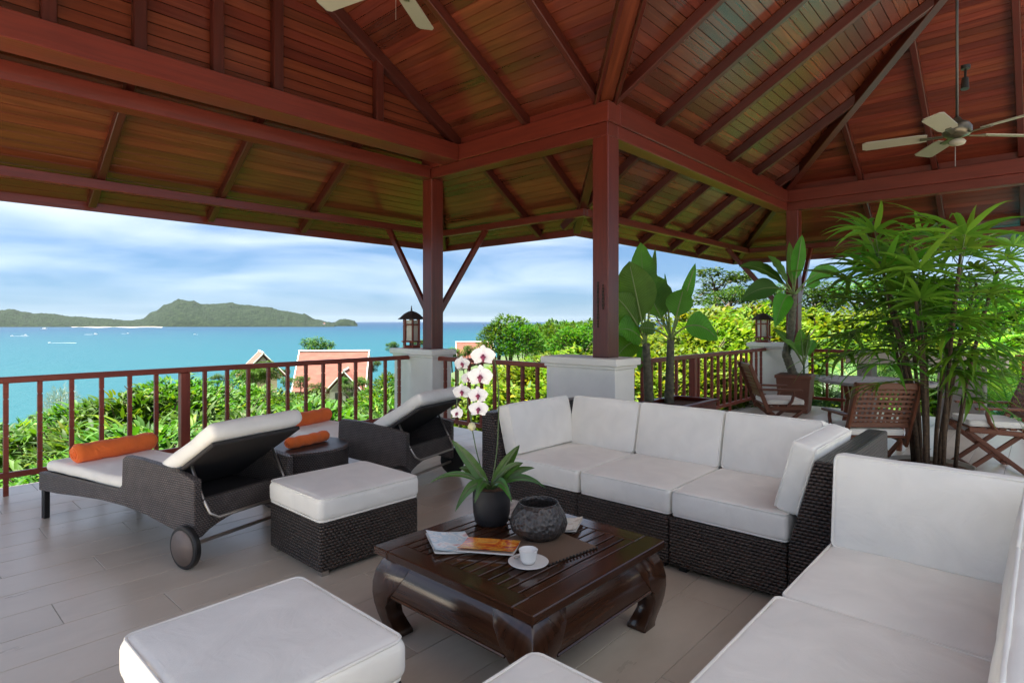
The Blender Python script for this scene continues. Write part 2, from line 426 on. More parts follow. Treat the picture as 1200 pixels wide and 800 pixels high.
mb = MB(); mb.prism([(XW, GY+.035, 3.80), (XE, GY+.035, 3.80), (XE, GY+.035, ZP), (XR, GY+.035, ZR), (XW, GY+.035, ZP)], (0, .02, 0)); mb.build('gable_backing', M['deckdark'], roof)
for x in (.34, .95, 1.57, 2.21, 2.79, 3.41, 4.01):
    zt = ZP+KU*(min(x-XW, XE-x))-.02
    if x in (3.41,): continue
    bar('gable_stud', x-.05, GY-.085, 3.80, x+.05, GY-.002, zt, M['rafter'], roof)
RD = .115                                       # rafter depth
def slope_beam(name, x0, y0, z0, x1, y1, z1, w=.075, h=RD, drop=.004): return beam(name, (x0, y0, z0-drop), (x1, y1, z1-drop), w, h, M['rafter'], roof)
slope_beam('rake_rafter', XE+.06, GY-.05, zE(XE+.06), XR, GY-.05, ZR, .09, .14)
slope_beam('rake_rafter', XW-.06, GY-.05, zW(XW-.06), XR, GY-.05, ZR, .09, .14)
for y in (4.55, 3.53, 2.5, 1.48): # east plane of the lounge wing, stopping at the valley
    xv = max(XR, y-YN+XE) if y < YN else None
    if y >= YN: slope_beam('rafter', XE+.06, y, zE(XE+.06), XR, y, ZR)
    elif y > YR: slope_beam('rafter', y-YN+XE, y, zE(y-YN+XE), XR, y, ZR)
for x in (4.35, 5.38, 6.4, 7.45, 8.5, 9.55, 10.6):
    yb = min(YN+.06, x-XE+YN); yt = YR if x < XF-3 else max(YR, YN-(XF-x))
    if x > XF-3: yt = YN-(XF-x)
    slope_beam('rafter', x, yb, zN(yb), x, yt, zN(yt))
for y in (.25, 1.25, 2.25):
    xt = XF-(YN-y) if y > YR else XF-(y-YS)
    slope_beam('rafter', XF+.06, y, zF(XF+.06), xt, y, zF(xt))
for y in (3.4, 2.3, 1.2, 0.1):
    pass
beam('ridge_beam', (XR, YB, ZR-.02), (XR, GY, ZR-.02), .09, .2, B, roof)
beam('ridge_beam', (XR+.06, YR, ZR-.02), (XF-3, YR, ZR-.02), .09, .2, B, roof)
# valley over the inner corner: a wide board between two trims; hip at the far corner
v0, v1 = Vector((XE+.05, YN+.05, zE(XE+.05)-.01)), Vector((XR, YR, ZR-.01))
beam('valley_board', v0-Vector((0, 0, .055)), v1-Vector((0, 0, .055)), .16, .02, M['plank'], roof)
pn = Vector((1, -1, 0)).normalized()
for s_ in (-1, 1): beam('valley_trim', v0+pn*.1*s_, v1+pn*.1*s_, .045, .12, M['rafter'], roof)
beam('hip_rafter', (XF+.05, YN+.05, zN(YN+.05)-.01), (XF-3, YR, ZR-.01), .11, .15, M['rafter'], roof)
beam('hip_rafter', (XF-(YB-YS), YB, zS(YB)-.01), (XF-3, YR, ZR-.01), .11, .15, M['rafter'], roof)
# skirt rafters, hips, purlins, fascia
def kraft(x0, y0, z0, x1, y1, z1, w=.075, nm='eave_rafter'): beam(nm, (x0, y0, z0-.004), (x1, y1, z1-.004), w, .10, M['rafter'], roof)
EE = EV-.03
for x in (-.81, .42, 1.65, 2.88, 4.11): kraft(x, 5.985, kSea(5.985), x, YO+EE, kSea(YO+EE))
for y in (4.53, 5.56): kraft(XO-.01, y, kE(XO-.01), XO+EE, y, kE(XO+EE))
for x in (6.4, 7.45, 8.5, 9.55, 10.6): kraft(x, YNO-.01, kN(YNO-.01), x, YNO+EE, kN(YNO+EE))
for y in (2.25, 1.25, .25): kraft(XFO-.01, y, kF(XFO-.01), XFO+EE, y, kF(XFO+EE))
kraft(XO-.4, YO-.4, kE(XO-.4), XO+EE, YO+EE, kE(XO+EE), .10, 'hip_rafter')
kraft(XO-.05, YNO-.05, kE(XO-.05), XO+EE, YNO+EE, kE(XO+EE), .10, 'valley_rafter')
kraft(XFO-.05, YNO-.05, kF(XFO-.05), XFO+EE, YNO+EE, kF(XFO+EE), .10, 'hip_rafter')
PO = .92                                        # purlin under the rafters
zp = kE(XO+PO)-.10*1.2
bar('purlin', -2.2, YO+PO-.04, zp-.10, XO+PO+.04, YO+PO+.04, zp, B, roof)
bar('purlin', XO+PO-.04, YNO+PO-.04, zp-.10, XO+PO+.04, YO+PO-.042, zp, B, roof)
bar('purlin', XO+PO+.042, YNO+PO-.04, zp-.10, XFO+PO+.04, YNO+PO+.04, zp, B, roof)
bar('purlin', XFO+PO-.04, YB, zp-.10, XFO+PO+.04, YNO+PO-.042, zp, B, roof)
zf_ = kE(XO+EV)
bar('fascia', -2.6, YO+EV, zf_-.09, XO+EV+.03, YO+EV+.03, zf_+.05, B, roof)
bar('fascia', XO+EV, YNO+EV+.03, zf_-.09, XO+EV+.03, YO+EV-.002, zf_+.05, B, roof)
bar('fascia', XO+EV, YNO+EV, zf_-.09, XFO+EV+.03, YNO+EV+.03, zf_+.05, B, roof)
bar('fascia', XFO+EV, YB, zf_-.09, XFO+EV+.03, YNO+EV-.002, zf_+.05, B, roof)

for a_, b_ in (((XW-.1, YB-.02, zW(XW-.1)), (XR, YB-.02, ZR)), ((XR, YB-.02, zS(YB)), (XF-(YB-YS), YB-.02, zS(YB))), ((XF-(YB-YS), YB-.02, zS(YB)), (XF+.1, YB-.02, zF(XF+.1)))):
    beam('verge_board', a_, b_, .035, .2, M['rafter'], roof, top=.08)

# ================================================================ columns on rendered plinths
def column(label, px, py, X0, X1, Y0, Y1, braces):
    t = empty('timber_column', ((X0+X1)/2, (Y0+Y1)/2, 0), 0, label, 'column', 'columns carrying the roof')
    ox, oy = t.location.x, t.location.y
    bar('post', px-ox, py-oy, 1.11, px+.21-ox, py+.20-oy, ZB0, B, t, .008)
    mb = MB(); mb.box(X0+.05-ox, Y0+.05-oy, 0, X1-.05-ox, Y1-.05-oy, 1.0); mb.build('plinth', M['plinth'], t, bevel=.01, seg=2)
    mb = MB(); mb.box(X0+.03-ox, Y0+.03-oy, 1.0, X1-.03-ox, Y1-.03-oy, 1.035); mb.build('plinth_moulding', M['plinth'], t, bevel=.008)
    mb = MB(); mb.box(X0-ox, Y0-oy, 1.035, X1-ox, Y1-oy, 1.112); mb.build('plinth_cap', M['plinth'], t, bevel=.012, seg=2)
    mb = MB(); mb.box(X0+.035-ox, Y0+.035-oy, 0, X1-.035-ox, Y1-.035-oy, .09); mb.build('skirting', M['plinth'], t, bevel=.006)
    for dx, dy in braces:
        a = Vector((px+.105-ox+dx*.09, py+.10-oy+dy*.09, 1.66)); b = Vector((a.x+dx*(PO+.02), a.y+dy*(PO+.02), zp-.02))
        if dx: b.x = XO+PO-ox if px < 8 else XFO+PO-ox
        else: b.y = YO+PO-oy if px < 8 else YNO+PO-oy
        beam('brace', a, b, .06, .085, B, t)
    return t
column('column with two braces on a white plinth, in the corner by the sun loungers', 5.2, 6.216, 5.05, 5.49, 6.035, 6.98, ((0, 1), (1, 0)))
column_plain = column('plain column on a wide white plinth right behind the white sofa', 5.2, 3.373, 5.05, 5.53, 3.175, 4.17, ())
def inlay(col):
    mb = MB(); r = random.Random(4)
    for yy, z0, z1 in ((3.50, 1.43, 1.90), (3.435, 1.62, 1.86)):
        z = z0
        while z < z1:
            w = r.uniform(.006, .014); h_ = r.uniform(.02, .04); mb.box(5.193, yy-w, z, 5.2005, yy+w, z+h_); z += h_+.004
    o = mb.build('carved_inlay', M['deckdark'], col); o.location = -col.location
inlay(column_plain)
column('far column on a white plinth beside the terracotta planter', 10.95, 3.2, 10.8, 11.25, 3.05, 4.04, ((0, 1), (1, 0)))

# ================================================================ railings
def baluster_mesh(z0, z1, name):
    mb = MB(); h = z1-z0; z = z0
    cuts = [.10, .20, .42, .53, .64, .86]
    for k, c_ in enumerate(cuts+[1.0]):
        ze = z0+h*c_ - (.004 if c_ < 1 else 0)
        mb.box(-.018, -.018, z, .018, .018, ze)
        if c_ < 1: mb.box(-.012, -.012, ze, .012, .012, ze+.008)
        z = ze+.008
    me = mb.mesh(name); me.materials.append(M['rail']); return me
BAL = baluster_mesh(.20, .965, 'baluster'); FOOT = baluster_mesh(.0, .965, 'footed_baluster')
def railing(label, p, q, posts=(), feet=(), step=.23, start=.12):
    p, q = Vector(p), Vector(q); L = (q-p).length; rz = math.atan2(q.y-p.y, q.x-p.x)
    t = empty('railing', (p.x, p.y, 0), rz, label, 'railing', 'red timber railings along the terrace edge')
    bar('top_rail', 0, -.032, .965, L, .032, 1.02, M['rail'], t, .006)
    bar('bottom_rail', 0, -.022, .15, L, .022, .20, M['rail'], t, .004)
    for x in posts: bar('railing_post', x-.045, -.045, 0, x+.045, .045, .965, M['rail'], t, .005)
    s = start
    while s < L-.03:
        if all(abs(s-x) > .1 for x in posts): link('baluster', FOOT if any(abs(s-f) < .12 for f in feet) else BAL, t, loc=(s, 0, 0))
        s += step
    return t
railing('long red timber railing facing the sea behind the sun loungers', (-2.1, 6.60), (5.10, 6.60), posts=(2.208+2.1, -.55+2.1), feet=(2.9,), start=.138)
railing('short red timber railing between the two white plinths behind the orchid', (5.22, 6.08), (5.22, 4.12), feet=(1.0,))
railing('red timber railing running from the sofa plinth to the far plinth', (5.48, 3.73), (10.85, 3.73), posts=(7.95-5.48,), feet=(9.36-5.48, 1.2))
railing('short red timber railing beside the terracotta planter at the far end', (11.0, 3.1), (11.0, 2.3), feet=(.5,))
railing('red timber railing beyond the stone counter behind the folding chair', (11.0, .32), (11.0, -3.9), posts=(.12, 1.9), feet=(3.5,))
# ================================================================ furniture materials
def wicker_mat(name, col, p=.026, q=.019, rough=.36, depth=.008):
    m, t, b = newmat(name)
    uv = N(t, 'ShaderNodeUVMap'); sp = N(t, 'ShaderNodeSeparateXYZ'); t.links.new(uv.outputs[0], sp.inputs[0])
    def mth(op, a, c=None):
        n = N(t, 'ShaderNodeMath', operation=op)
        for i, x in enumerate((a, c)):
            if x is None: continue
            if isinstance(x, (int, float)): n.inputs[i].default_value = x
            else: t.links.new(x, n.inputs[i])
        return n.outputs[0]
    u = mth('DIVIDE', sp.outputs[0], p); v = mth('DIVIDE', sp.outputs[1], q)
    rowpar = mth('MULTIPLY', mth('FLOOR', v), .5)
    su = mth('ABSOLUTE', mth('SINE', mth('MULTIPLY', mth('ADD', u, rowpar), PI)))       # strand bulging over every other stake
    sv = mth('ABSOLUTE', mth('SINE', mth('MULTIPLY', v, PI)))                            # round strand across
    hgt = mth('MULTIPLY', mth('ADD', mth('MULTIPLY', su, .65), .35), mth('POWER', sv, .6))
    tc = N(t, 'ShaderNodeTexCoord'); nz = N(t, 'ShaderNodeTexNoise', i_Scale=14.0, i_Detail=4.0); t.links.new(tc.outputs['Object'], nz.inputs['Vector'])
    c0 = tuple(x*.10 for x in col); c1 = tuple(x*1.9 for x in col)  # shade in the gaps and highlight on strand tops, put into the colour
    base = ramp(t, hgt, [(.25, c0), (.6, col), (1, c1)])
    t.links.new(mixc(t, 1.0, base, ramp(t, nz.outputs[0], [(.3, .75), (.7, 1.25)]), 'MULTIPLY'), b.inputs['Base Color'])
    b.inputs['Roughness'].default_value = rough; b.inputs['Specular IOR Level'].default_value = .5
    bump(t, hgt, b, depth)
    return m
M['wicker'] = wicker_mat('dark_brown_wicker', (.040, .029, .024))
M['wicker2'] = wicker_mat('grey_brown_wicker', (.090, .074, .068), p=.020, q=.014, rough=.4, depth=.006)
def fabric(name, col, rough=.85, weave=900, wr=.004):
    m, t, b = newmat(name)
    tc = N(t, 'ShaderNodeTexCoord')
    n1 = N(t, 'ShaderNodeTexNoise', i_Scale=5.0, i_Detail=3.0, i_Distortion=.6); t.links.new(tc.outputs['Object'], n1.inputs['Vector'])
    n2 = N(t, 'ShaderNodeTexNoise', i_Scale=float(weave), i_Detail=1.0); t.links.new(tc.outputs['Object'], n2.inputs['Vector'])
    t.links.new(mixc(t, 1.0, col, ramp(t, n1.outputs[0], [(.3, .93), (.7, 1.03)]), 'MULTIPLY'), b.inputs['Base Color'])
    b.inputs['Roughness'].default_value = rough; b.inputs['Specular IOR Level'].default_value = .2
    b.inputs['Sheen Weight'].default_value = .15
    ad = N(t, 'ShaderNodeMath', operation='MULTIPLY_ADD'); t.links.new(n2.outputs[0], ad.inputs[0]); ad.inputs[1].default_value = .05; t.links.new(n1.outputs[0], ad.inputs[2])
    n3 = N(t, 'ShaderNodeTexNoise', i_Scale=4.2, i_Detail=3.0, i_Distortion=1.6); t.links.new(tc.outputs['Object'], n3.inputs['Vector'])
    cr3 = ramp(t, n3.outputs[0], [(.455, 1), (.49, 0), (.51, 0), (.545, 1)])          # a few soft creases
    a2 = N(t, 'ShaderNodeMath', operation='MULTIPLY_ADD'); t.links.new(cr3, a2.inputs[0]); a2.inputs[1].default_value = .03; t.links.new(ad.outputs[0], a2.inputs[2])
    bump(t, a2.outputs[0], b, wr)
    return m
M['cushion'] = fabric('off_white_canvas', (.885, .86, .785), wr=.010)
M['orange'] = fabric('orange_cloth', (.92, .19, .04), wr=.03)
M['mesh'] = plain('dark_mesh_fabric', (.03, .026, .025), .8)
M['steel'] = plain('brushed_steel', (.45, .42, .38), .35, metal=.9)
M['black'] = plain('black_plastic', (.012, .012, .012), .45)
M['table'] = wood('polished_dark_wood', [(.2, (.024, .010, .006)), (.55, (.052, .022, .012)), (.9, (.095, .044, .022))], rough=.14, vary=.2, sc=(2, 30), bumpd=.0004, spec=.6)
M['teak'] = wood('oiled_teak', [(.25, (.115, .036, .018)), (.75, (.20, .070, .034))], rough=.45, vary=.12, sc=(2, 40))
M['greywood'] = wood('weathered_teak', [(.25, (.26, .24, .215)), (.75, (.38, .36, .33))], rough=.6, vary=.15, sc=(2, 40))

def cushion_mesh(name, sx, sy, sz, r=.035, puff=.012, seed=0, sag=0):
    H = Vector((sx/2, sy/2, sz/2)); r = min(r, sz*.48)
    def ticks(h):
        e = [0, .12*r, .35*r, .65*r, r]
        inner = max(1, int((2*h-2*r)/.07)); L = 2*h-2*r
        return [-h+x for x in e]+[-h+r+L*k/inner for k in range(1, inner)]+[h-x for x in e[::-1]]
    T = [ticks(H[i]) for i in range(3)]
    bm = bmesh.new()
    for ax in range(3):
        a, b_ = (ax+1) % 3, (ax+2) % 3
        for sg in (-1, 1):
            g = [[None]*len(T[b_]) for _ in T[a]]
            for i, ta in enumerate(T[a]):
                for j, tb in enumerate(T[b_]):
                    p = [0, 0, 0]; p[ax] = sg*H[ax]; p[a] = ta; p[b_] = tb; g[i][j] = bm.verts.new(p)
            for i in range(len(T[a])-1):
                for j in range(len(T[b_])-1):
                    q = [g[i][j], g[i+1][j], g[i+1][j+1], g[i][j+1]]
                    bm.faces.new(q if sg > 0 else q[::-1])
    bmesh.ops.remove_doubles(bm, verts=bm.verts, dist=1e-5)
    for v in bm.verts:
        p = v.co; q = Vector([max(-(H[i]-r), min(H[i]-r, p[i])) for i in range(3)]); d = p-q
        if d.length > 1e-7: p = q + d.normalized()*min(r, d.length*3) if d.length < r else q+d.normalized()*r
        fx, fy, fz = p.x/H.x, p.y/H.y, p.z/H.z
        dome = max(0, (1-fx*fx))*max(0, (1-fy*fy))
        p = Vector((p.x*(1+.35*puff/H.x*(1-fz*fz)), p.y*(1+.35*puff/H.y*(1-fz*fz)), p.z + (puff*dome**.6 if fz > 0 else -puff*.4*dome)))
        p.z -= sag*dome*(1 if fz > 0 else 0)
        nz = noise.noise_vector(p*4.5+Vector((seed*7.3, seed*3.1, 0)))*.006 + noise.noise_vector(p*14+Vector((seed, 2, 1)))*.0022
        edge = max(abs(fx), abs(fy)); rg = 1-abs(noise.noise(Vector((p.x*9+seed, p.y*9, p.z*5))))*2.2
        nz.z -= .0045*max(0, rg)*max(0, edge-.45)*(1 if fz > 0 else 0)
        v.co = p+nz
    for f in bm.faces: f.smooth = True
    me = bpy.data.meshes.new(name); bm.to_mesh(me); bm.free(); me.uv_layers.new(name='UVMap')
    me.materials.append(M['cushion']); return me
def piping(me_obj, sx, sy, sz, r):
    mb = MB(); k = .20*r
    for s in (-1, 1):
        z = s*(sz/2-k); hx, hy = sx/2-k, sy/2-k; c_ = r*.9; pts = []
        for qx, qy, a0 in ((1, 1, 0), (-1, 1, PI/2), (-1, -1, PI), (1, -1, 1.5*PI)):
            for j in range(4):
                a = a0+j*PI/6; pts.append((qx*(hx-c_)+c_*math.cos(a), qy*(hy-c_)+c_*math.sin(a), z))
        pts.append(pts[0]); mb.path(pts, .0055, 6, cap=False)
    return mb.build('piping', M['cushion'], me_obj, smooth=True)
_cs = [0]
def cushion(name, x0, y0, z0, x1, y1, z1, parent, r=.035, puff=.012, rot=None, sag=0):
    _cs[0] += 1
    me = cushion_mesh(name, x1-x0, y1-y0, z1-z0, r, puff, _cs[0], sag)
    o = link(name, me, parent, loc=((x0+x1)/2, (y0+y1)/2, (z0+z1)/2), rot=rot); piping(o, x1-x0, y1-y0, z1-z0, min(r, (z1-z0)*.48)); return o
def slab_cushion(name, length, height, thick, origin, rot, parent, r=.026, puff=.012):
    """an upright cushion: local x along its length, y up its height, z its thickness"""
    _cs[0] += 1
    me = cushion_mesh(name, length, height, thick, r, puff, _cs[0])
    o = link(name, me, parent, loc=origin, rot=rot); piping(o, length, height, thick, min(r, thick*.48)); return o
def wbox(name, x0, y0, z0, x1, y1, z1, parent, mat='wicker', bevel=.012):
    mb = MB(); mb.box(x0, y0, z0, x1, y1, z1); return mb.build(name, M[mat], parent, bevel=bevel, seg=2)

# ================================================================ modular sofa
SF, SB = 3.24, 4.45                         # front and back of the far row
ZSB, ZST = .335, .478
def arm(parent, Yin0, Yin1, Yout, x0, x1, name='arm'):
    """arm panel: plumb outside, inside face leaning outwards"""
    mb = MB(); mb.prism([(x0, Yout, .04), (x0, Yin0, .04), (x0, Yin0, ZSB-.01), (x0, Yin1, .79), (x0, Yout, .79)], (x1-x0, 0, 0))
    return mb.build(name, M['wicker'], parent, bevel=.012, seg=2)
def back(parent, Y0, Y1, name='back_frame'):
    mb = MB(); mb.prism([(4.06, Y0, .04), (SB, Y0, .04), (SB, Y0, .79), (4.27, Y0, .79), (4.06, Y0, ZSB-.01)], (0, Y1-Y0, 0))
    return mb.build(name, M['wicker'], parent, bevel=.012, seg=2)
def feet(parent, pts):
    for x, y in pts:
        mb = MB(); mb.box(x-.025, y-.025, 0, x+.025, y+.025, .045); mb.build('foot', M['steel'], parent)
def sofa_module(label, y0, y1, sy0, sy1, armside):
    t = empty('sofa_module', (0, 0, 0), 0, label, 'sofa', 'modules of the white and wicker sofa')
    t.location = ((SF+SB)/2, (y0+y1)/2, 0); off = empty('x'); bpy.data.objects.remove(off)
    cx, cy = t.location.x, t.location.y
    ch = []
    ch.append(wbox('base', SF, sy0+.002, .04, 4.055, sy1-.002, ZSB-.012, None))
    ch.append(back(None, sy0+.004, sy1-.004))
    ch.append(cushion('seat_cushion', SF+.02, sy0+.007, ZSB-.008, 4.02, sy1-.007, ZST, None, r=.026, puff=.010))
    b0, b1 = sy0+.008, sy1-.008
    if armside > 0: b1 -= .03
    if armside < 0: b0 += .03
    ang = R(76)
    ch.append(slab_cushion('back_cushion', b1-b0, .40, .15, (4.105, (b0+b1)/2, .655), (ang, 0, -PI/2), None))
    if armside > 0: ch.append(arm(None, sy1+.002, sy1+.13, y1, SF, SB))
    if armside < 0: ch.append(arm(None, sy0-.002, sy0-.13, y0, SF, SB))
    if armside:
        yy = sy1-.035 if armside > 0 else sy0+.035
        ch.append(slab_cushion('arm_cushion', .76, .385, .125, (3.675, yy+.055*armside, .665), (R(75), 0, 0 if armside > 0 else PI), None))
    for q in ((SF+.07, y0+.07), (SF+.07, y1-.07), (SB-.07, y0+.07), (SB-.07, y1-.07)):
        mb = MB(); mb.box(q[0]-.025, q[1]-.025, 0, q[0]+.025, q[1]+.025, .05); ch.append(mb.build('foot', M['black'], None))
    for o in ch: o.parent = t; o.location = o.location - Vector((cx, cy, 0))
    return t
sofa_module('corner sofa seat with wicker arm beside the orchid and sun lounger', 2.353, 3.27, 2.353, 3.03, 1)
sofa_module('armless middle seat of the white wicker sofa', 1.678, 2.353, 1.678, 2.353, 0)
sofa_module('sofa seat with a leaning arm cushion next to the chaise corner', .755, 1.678, 1.0, 1.678, -1)

# the near row: corner seat with its back against the far row, and the open seat before it
t = empty('sofa_corner_seat', (2.75, .2, 0), 0, 'white corner seat backing onto the potted lady palm', 'sofa', 'modules of the white and wicker sofa')
def sh(o, t):
    o.parent = t; o.location = o.location - t.location; return o
for o in (wbox('base', 2.292, -.30, .04, 3.235, .735, ZSB-.012, None), wbox('back_frame', 3.09, -.30, ZSB-.010, 3.235, .735, .80, None),
          wbox('side_frame', 2.292, -.30, ZSB-.010, 3.085, -.16, .80, None),
          cushion('seat_cushion', 2.298, .02, ZSB-.008, 3.03, .735, ZST, None, r=.026, puff=.010),
          slab_cushion('back_cushion', .86, .42, .15, (3.055, .295, .668), (R(82), 0, -PI/2), None),
          slab_cushion('side_cushion', .78, .42, .17, (2.545, .0, .672), (R(83), 0, PI), None)): sh(o, t)
t = empty('sofa_open_seat', (1.8, .2, 0), 0, 'white open-ended seat in front of the corner seat', 'sofa', 'modules of the white and wicker sofa')
for o in (wbox('base', 1.42, -.30, .04, 2.288, .735, ZSB-.012, None), wbox('side_frame', 1.22, -.30, ZSB-.010, 2.288, -.16, .80, None),
          cushion('seat_cushion', 1.42, .02, ZSB-.008, 2.282, .745, ZST+.004, None, r=.026, puff=.010),
          slab_cushion('side_cushion', .86, .42, .17, (1.69, .0, .672), (R(83), 0, PI), None)): sh(o, t)

# ================================================================ ottomans
def ottoman(label, x0, y0, x1, y1):
    t = empty('ottoman', ((x0+x1)/2, (y0+y1)/2, 0), 0, label, 'ottoman', 'white topped wicker ottomans')
    w, d = (x1-x0)/2, (y1-y0)/2
    wbox('base', -w+.01, -d+.01, .03, w-.01, d-.01, .315, t)
    cushion('seat_cushion', -w, -d, .318, w, d, .463, t, r=.040, puff=.012)
    for sx in (-1, 1):
        for sy in (-1, 1):
            mb = MB(); mb.box(sx*(w-.05)-.022, sy*(d-.05)-.022, 0, sx*(w-.05)+.022, sy*(d-.05)+.022, .035); mb.build('foot', M['steel'], t)
    return t
ottoman('ottoman between the coffee table and the sun loungers', 1.765, 3.11, 2.50, 3.77)
ottoman('large ottoman on the open floor at the coffee table corner', .56, 1.555, 1.20, 2.27)
ottoman('ottoman pushed in front of the coffee table, only its corner showing', .72, .50, 1.43, 1.205)

# ================================================================ coffee table
t = empty('coffee_table', (2.142, 1.889, 0), 0, 'low dark polished coffee table with slatted top and curled legs', 'coffee table')
TT = M['table']
h = .502
for a, (x0, y0, x1, y1) in enumerate(((-h, -h, h, -h+.105), (-h, h-.105, h, h), (-h, -h+.106, -h+.105, h-.106), (h-.105, -h+.106, h, h-.106))):
    bar('top_frame', x0, y0, .382, x1, y1, .42, TT, t, .004)
n = 14; w = (2*h-.21)/n
for k in range(n):
    bar('slat', -h+.106, -h+.105+k*w+.006, .392, h-.106, -h+.105+(k+1)*w-.006, .4185, TT, t, .002)
bar('under_board', -h+.10, -.03, .36, h-.10, .03, .391, TT, t, .002)
mb = MB(); mb.box(-h+.09, -h+.09, .374, h-.09, h-.09, .381); mb.build('dust_panel', M['black'], t)
lv = [.384, .36, .31, .25, .20, .15, .10, .055, .02, 0]
Ho = [.452, .474, .497, .508, .509, .503, .492, .478, .470, .470]
In = [.250, .262, .288, .335, .388, .408, .402, .384, .368, .366]
Lw = [a-b for a, b in zip(Ho, In)]
for sx in (-1, 1):
    for sy in (-1, 1):
        mb = MB(); vs = []
        for z, H_, l in zip(lv, Ho, Lw):
            a, b_ = H_, H_-l
            vs += [(sx*a, sy*a, z), (sx*b_, sy*a, z), (sx*b_, sy*b_, z), (sx*a, sy*b_, z)]
        m_ = len(lv)
        fs = [(4*i+k, 4*i+(k+1) % 4, 4*i+4+(k+1) % 4, 4*i+4+k) for i in range(m_-1) for k in range(4)]+[(0, 1, 2, 3), (4*m_-4, 4*m_-3, 4*m_-2, 4*m_-1)]
        uvs = [[(vs[q][2]*1.0, vs[q][0]+vs[q][1]) for q in f] for f in fs]
        mb.add(vs, fs, uvs); mb.build('leg', TT, t, smooth=True, bevel=.007, seg=2, auto=.6)
for ang in range(4):
    mb = MB(); L = .30
    la = [.384, .36, .31, .25, .215]; Ha = [.452, .474, .497, .506, .5035]
    vs = []
    for z, H_ in zip(la, Ha): vs += [(-H_+.14, -H_+.003, z), (H_-.14, -H_+.003, z)]
    vs += [(.36, -.45, .215), (-.36, -.45, .215)]+[(-.33, -.42, .384), (.33, -.42, .384)]
    m_ = len(la)
    fs = [(2*i, 2*i+1, 2*i+3, 2*i+2) for i in range(m_-1)]
    fs += [(2*m_-2, 2*m_-1, 2*m_, 2*m_+1), (2*m_+1, 2*m_, 2*m_+3, 2*m_+2)]
    mb.add(vs, fs, [[(vs[q][0], vs[q][2]+vs[q][1]) for q in f] for f in fs])
    mb.path([(-.36, -.503, .2165), (.36, -.503, .2165)], .006, 6)
    mb.build('apron', TT, t, smooth=True, auto=.7, rot=(0, 0, ang*PI/2))

# ---- things on the table
ZT = .4205
M['pot'] = plain('matt_black_ceramic', (.018, .018, .020), .5, noise_scale=30)
def bowl_mat():
    m, t, b = newmat('hammered_dark_metal')
    tc = N(t, 'ShaderNodeTexCoord'); v = N(t, 'ShaderNodeTexVoronoi', i_Scale=52.0); t.links.new(tc.outputs['Object'], v.inputs['Vector'])
    t.links.new(ramp(t, v.outputs[0], [(.0, (.016, .014, .013)), (.5, (.06, .053, .05))]), b.inputs['Base Color'])
    b.inputs['Roughness'].default_value = .33; b.inputs['Metallic'].default_value = .25; bump(t, v.outputs[0], b, .006); return m
M['bowl'] = bowl_mat()
M['china'] = plain('white_china', (.74, .74, .72), .12, noise_amt=.02)
M['soil'] = plain('bark_chips', (.10, .045, .02), .9, noise_amt=.6, noise_scale=60, bumpd=.01)
M['leaf_orchid'] = None
bw = empty('bowl', (2.27, 1.885, ZT+.004), 0, 'round hammered dark bowl with open mouth on the coffee table', 'bowl')
mb = MB(); mb.lathe([(.075, 0), (.105, .004), (.137, .035), (.146, .065), (.136, .105), (.112, .145), (.100, .168), (.094, .168), (.105, .14), (.128, .1), (.137, .065), (.128, .04), (.08, .015)], 40, cap=False)
mb.v.append((0, 0, 0)); mb.build('body', M['bowl'], bw, smooth=True)
mb = MB(); mb.lathe([(0.001, .014), (.09, .017)], 40, cap=False); mb.build('inner_floor', M['bowl'], bw, smooth=True)

cu = empty('coffee_cup', (1.965, 1.69, ZT), .4, 'small white coffee cup standing on a white saucer', 'cup')
mb = MB(); mb.lathe([(.022, .014), (.028, .014), (.036, .03), (.041, .068), (.043, .072), (.040, .072), (.037, .065), (.032, .03), (.0, .02)], 28, cap=False); mb.build('body', M['china'], cu, smooth=True)
mb = MB(); mb.path([(.037, 0, .062), (.055, 0, .064), (.063, 0, .05), (.058, 0, .034), (.036, 0, .030)], .0045, 8); mb.build('handle', M['china'], cu, smooth=True)
sc = empty('saucer', (1.965, 1.69, ZT), 0, 'white saucer under the coffee cup', 'saucer')
mb = MB(); mb.lathe([(.0, .003), (.040, .003), (.046, .0), (.050, .004), (.088, .018), (.090, .021), (.086, .021), (.048, .009), (.0, .009)], 36, cap=False); mb.build('plate', M['china'], sc, smooth=True)
mb = MB(); mb.path([(-.02, .062, .024), (.03, .058, .021), (.085, .03, .027)], [.005, .003, .0025], 6); mb.build('teaspoon', M['steel'], sc, smooth=True)

def placemat_mat():
    m, t, b = newmat('woven_brown_mat'); uv = N(t, 'ShaderNodeUVMap'); w = N(t, 'ShaderNodeTexWave', i_Scale=55.0, i_Distortion=1.0); t.links.new(uv.outputs[0], w.inputs['Vector'])
    t.links.new(ramp(t, w.outputs[0], [(.2, (.07, .04, .025)), (.8, (.26, .17, .11))]), b.inputs['Base Color']); bump(t, w.outputs[0], b, .002); b.inputs['Roughness'].default_value = .7; return m
pm = empty('placemat', (2.20, 1.79, ZT), R(-8), 'brown woven placemat with black beaded edge under the bowl', 'placemat')
mb = MB(); mb.box(-.15, -.19, 0, .17, .18, .004); mb.build('mat', placemat_mat(), pm)
mb = MB()
for k in range(15): mb.lathe([(.0, .001), (.006, .004), (.006, .009), (0, .012)], 6, -.15+k*.022, -.195, cap=False)
mb.build('bead', M['black'], pm, smooth=True)

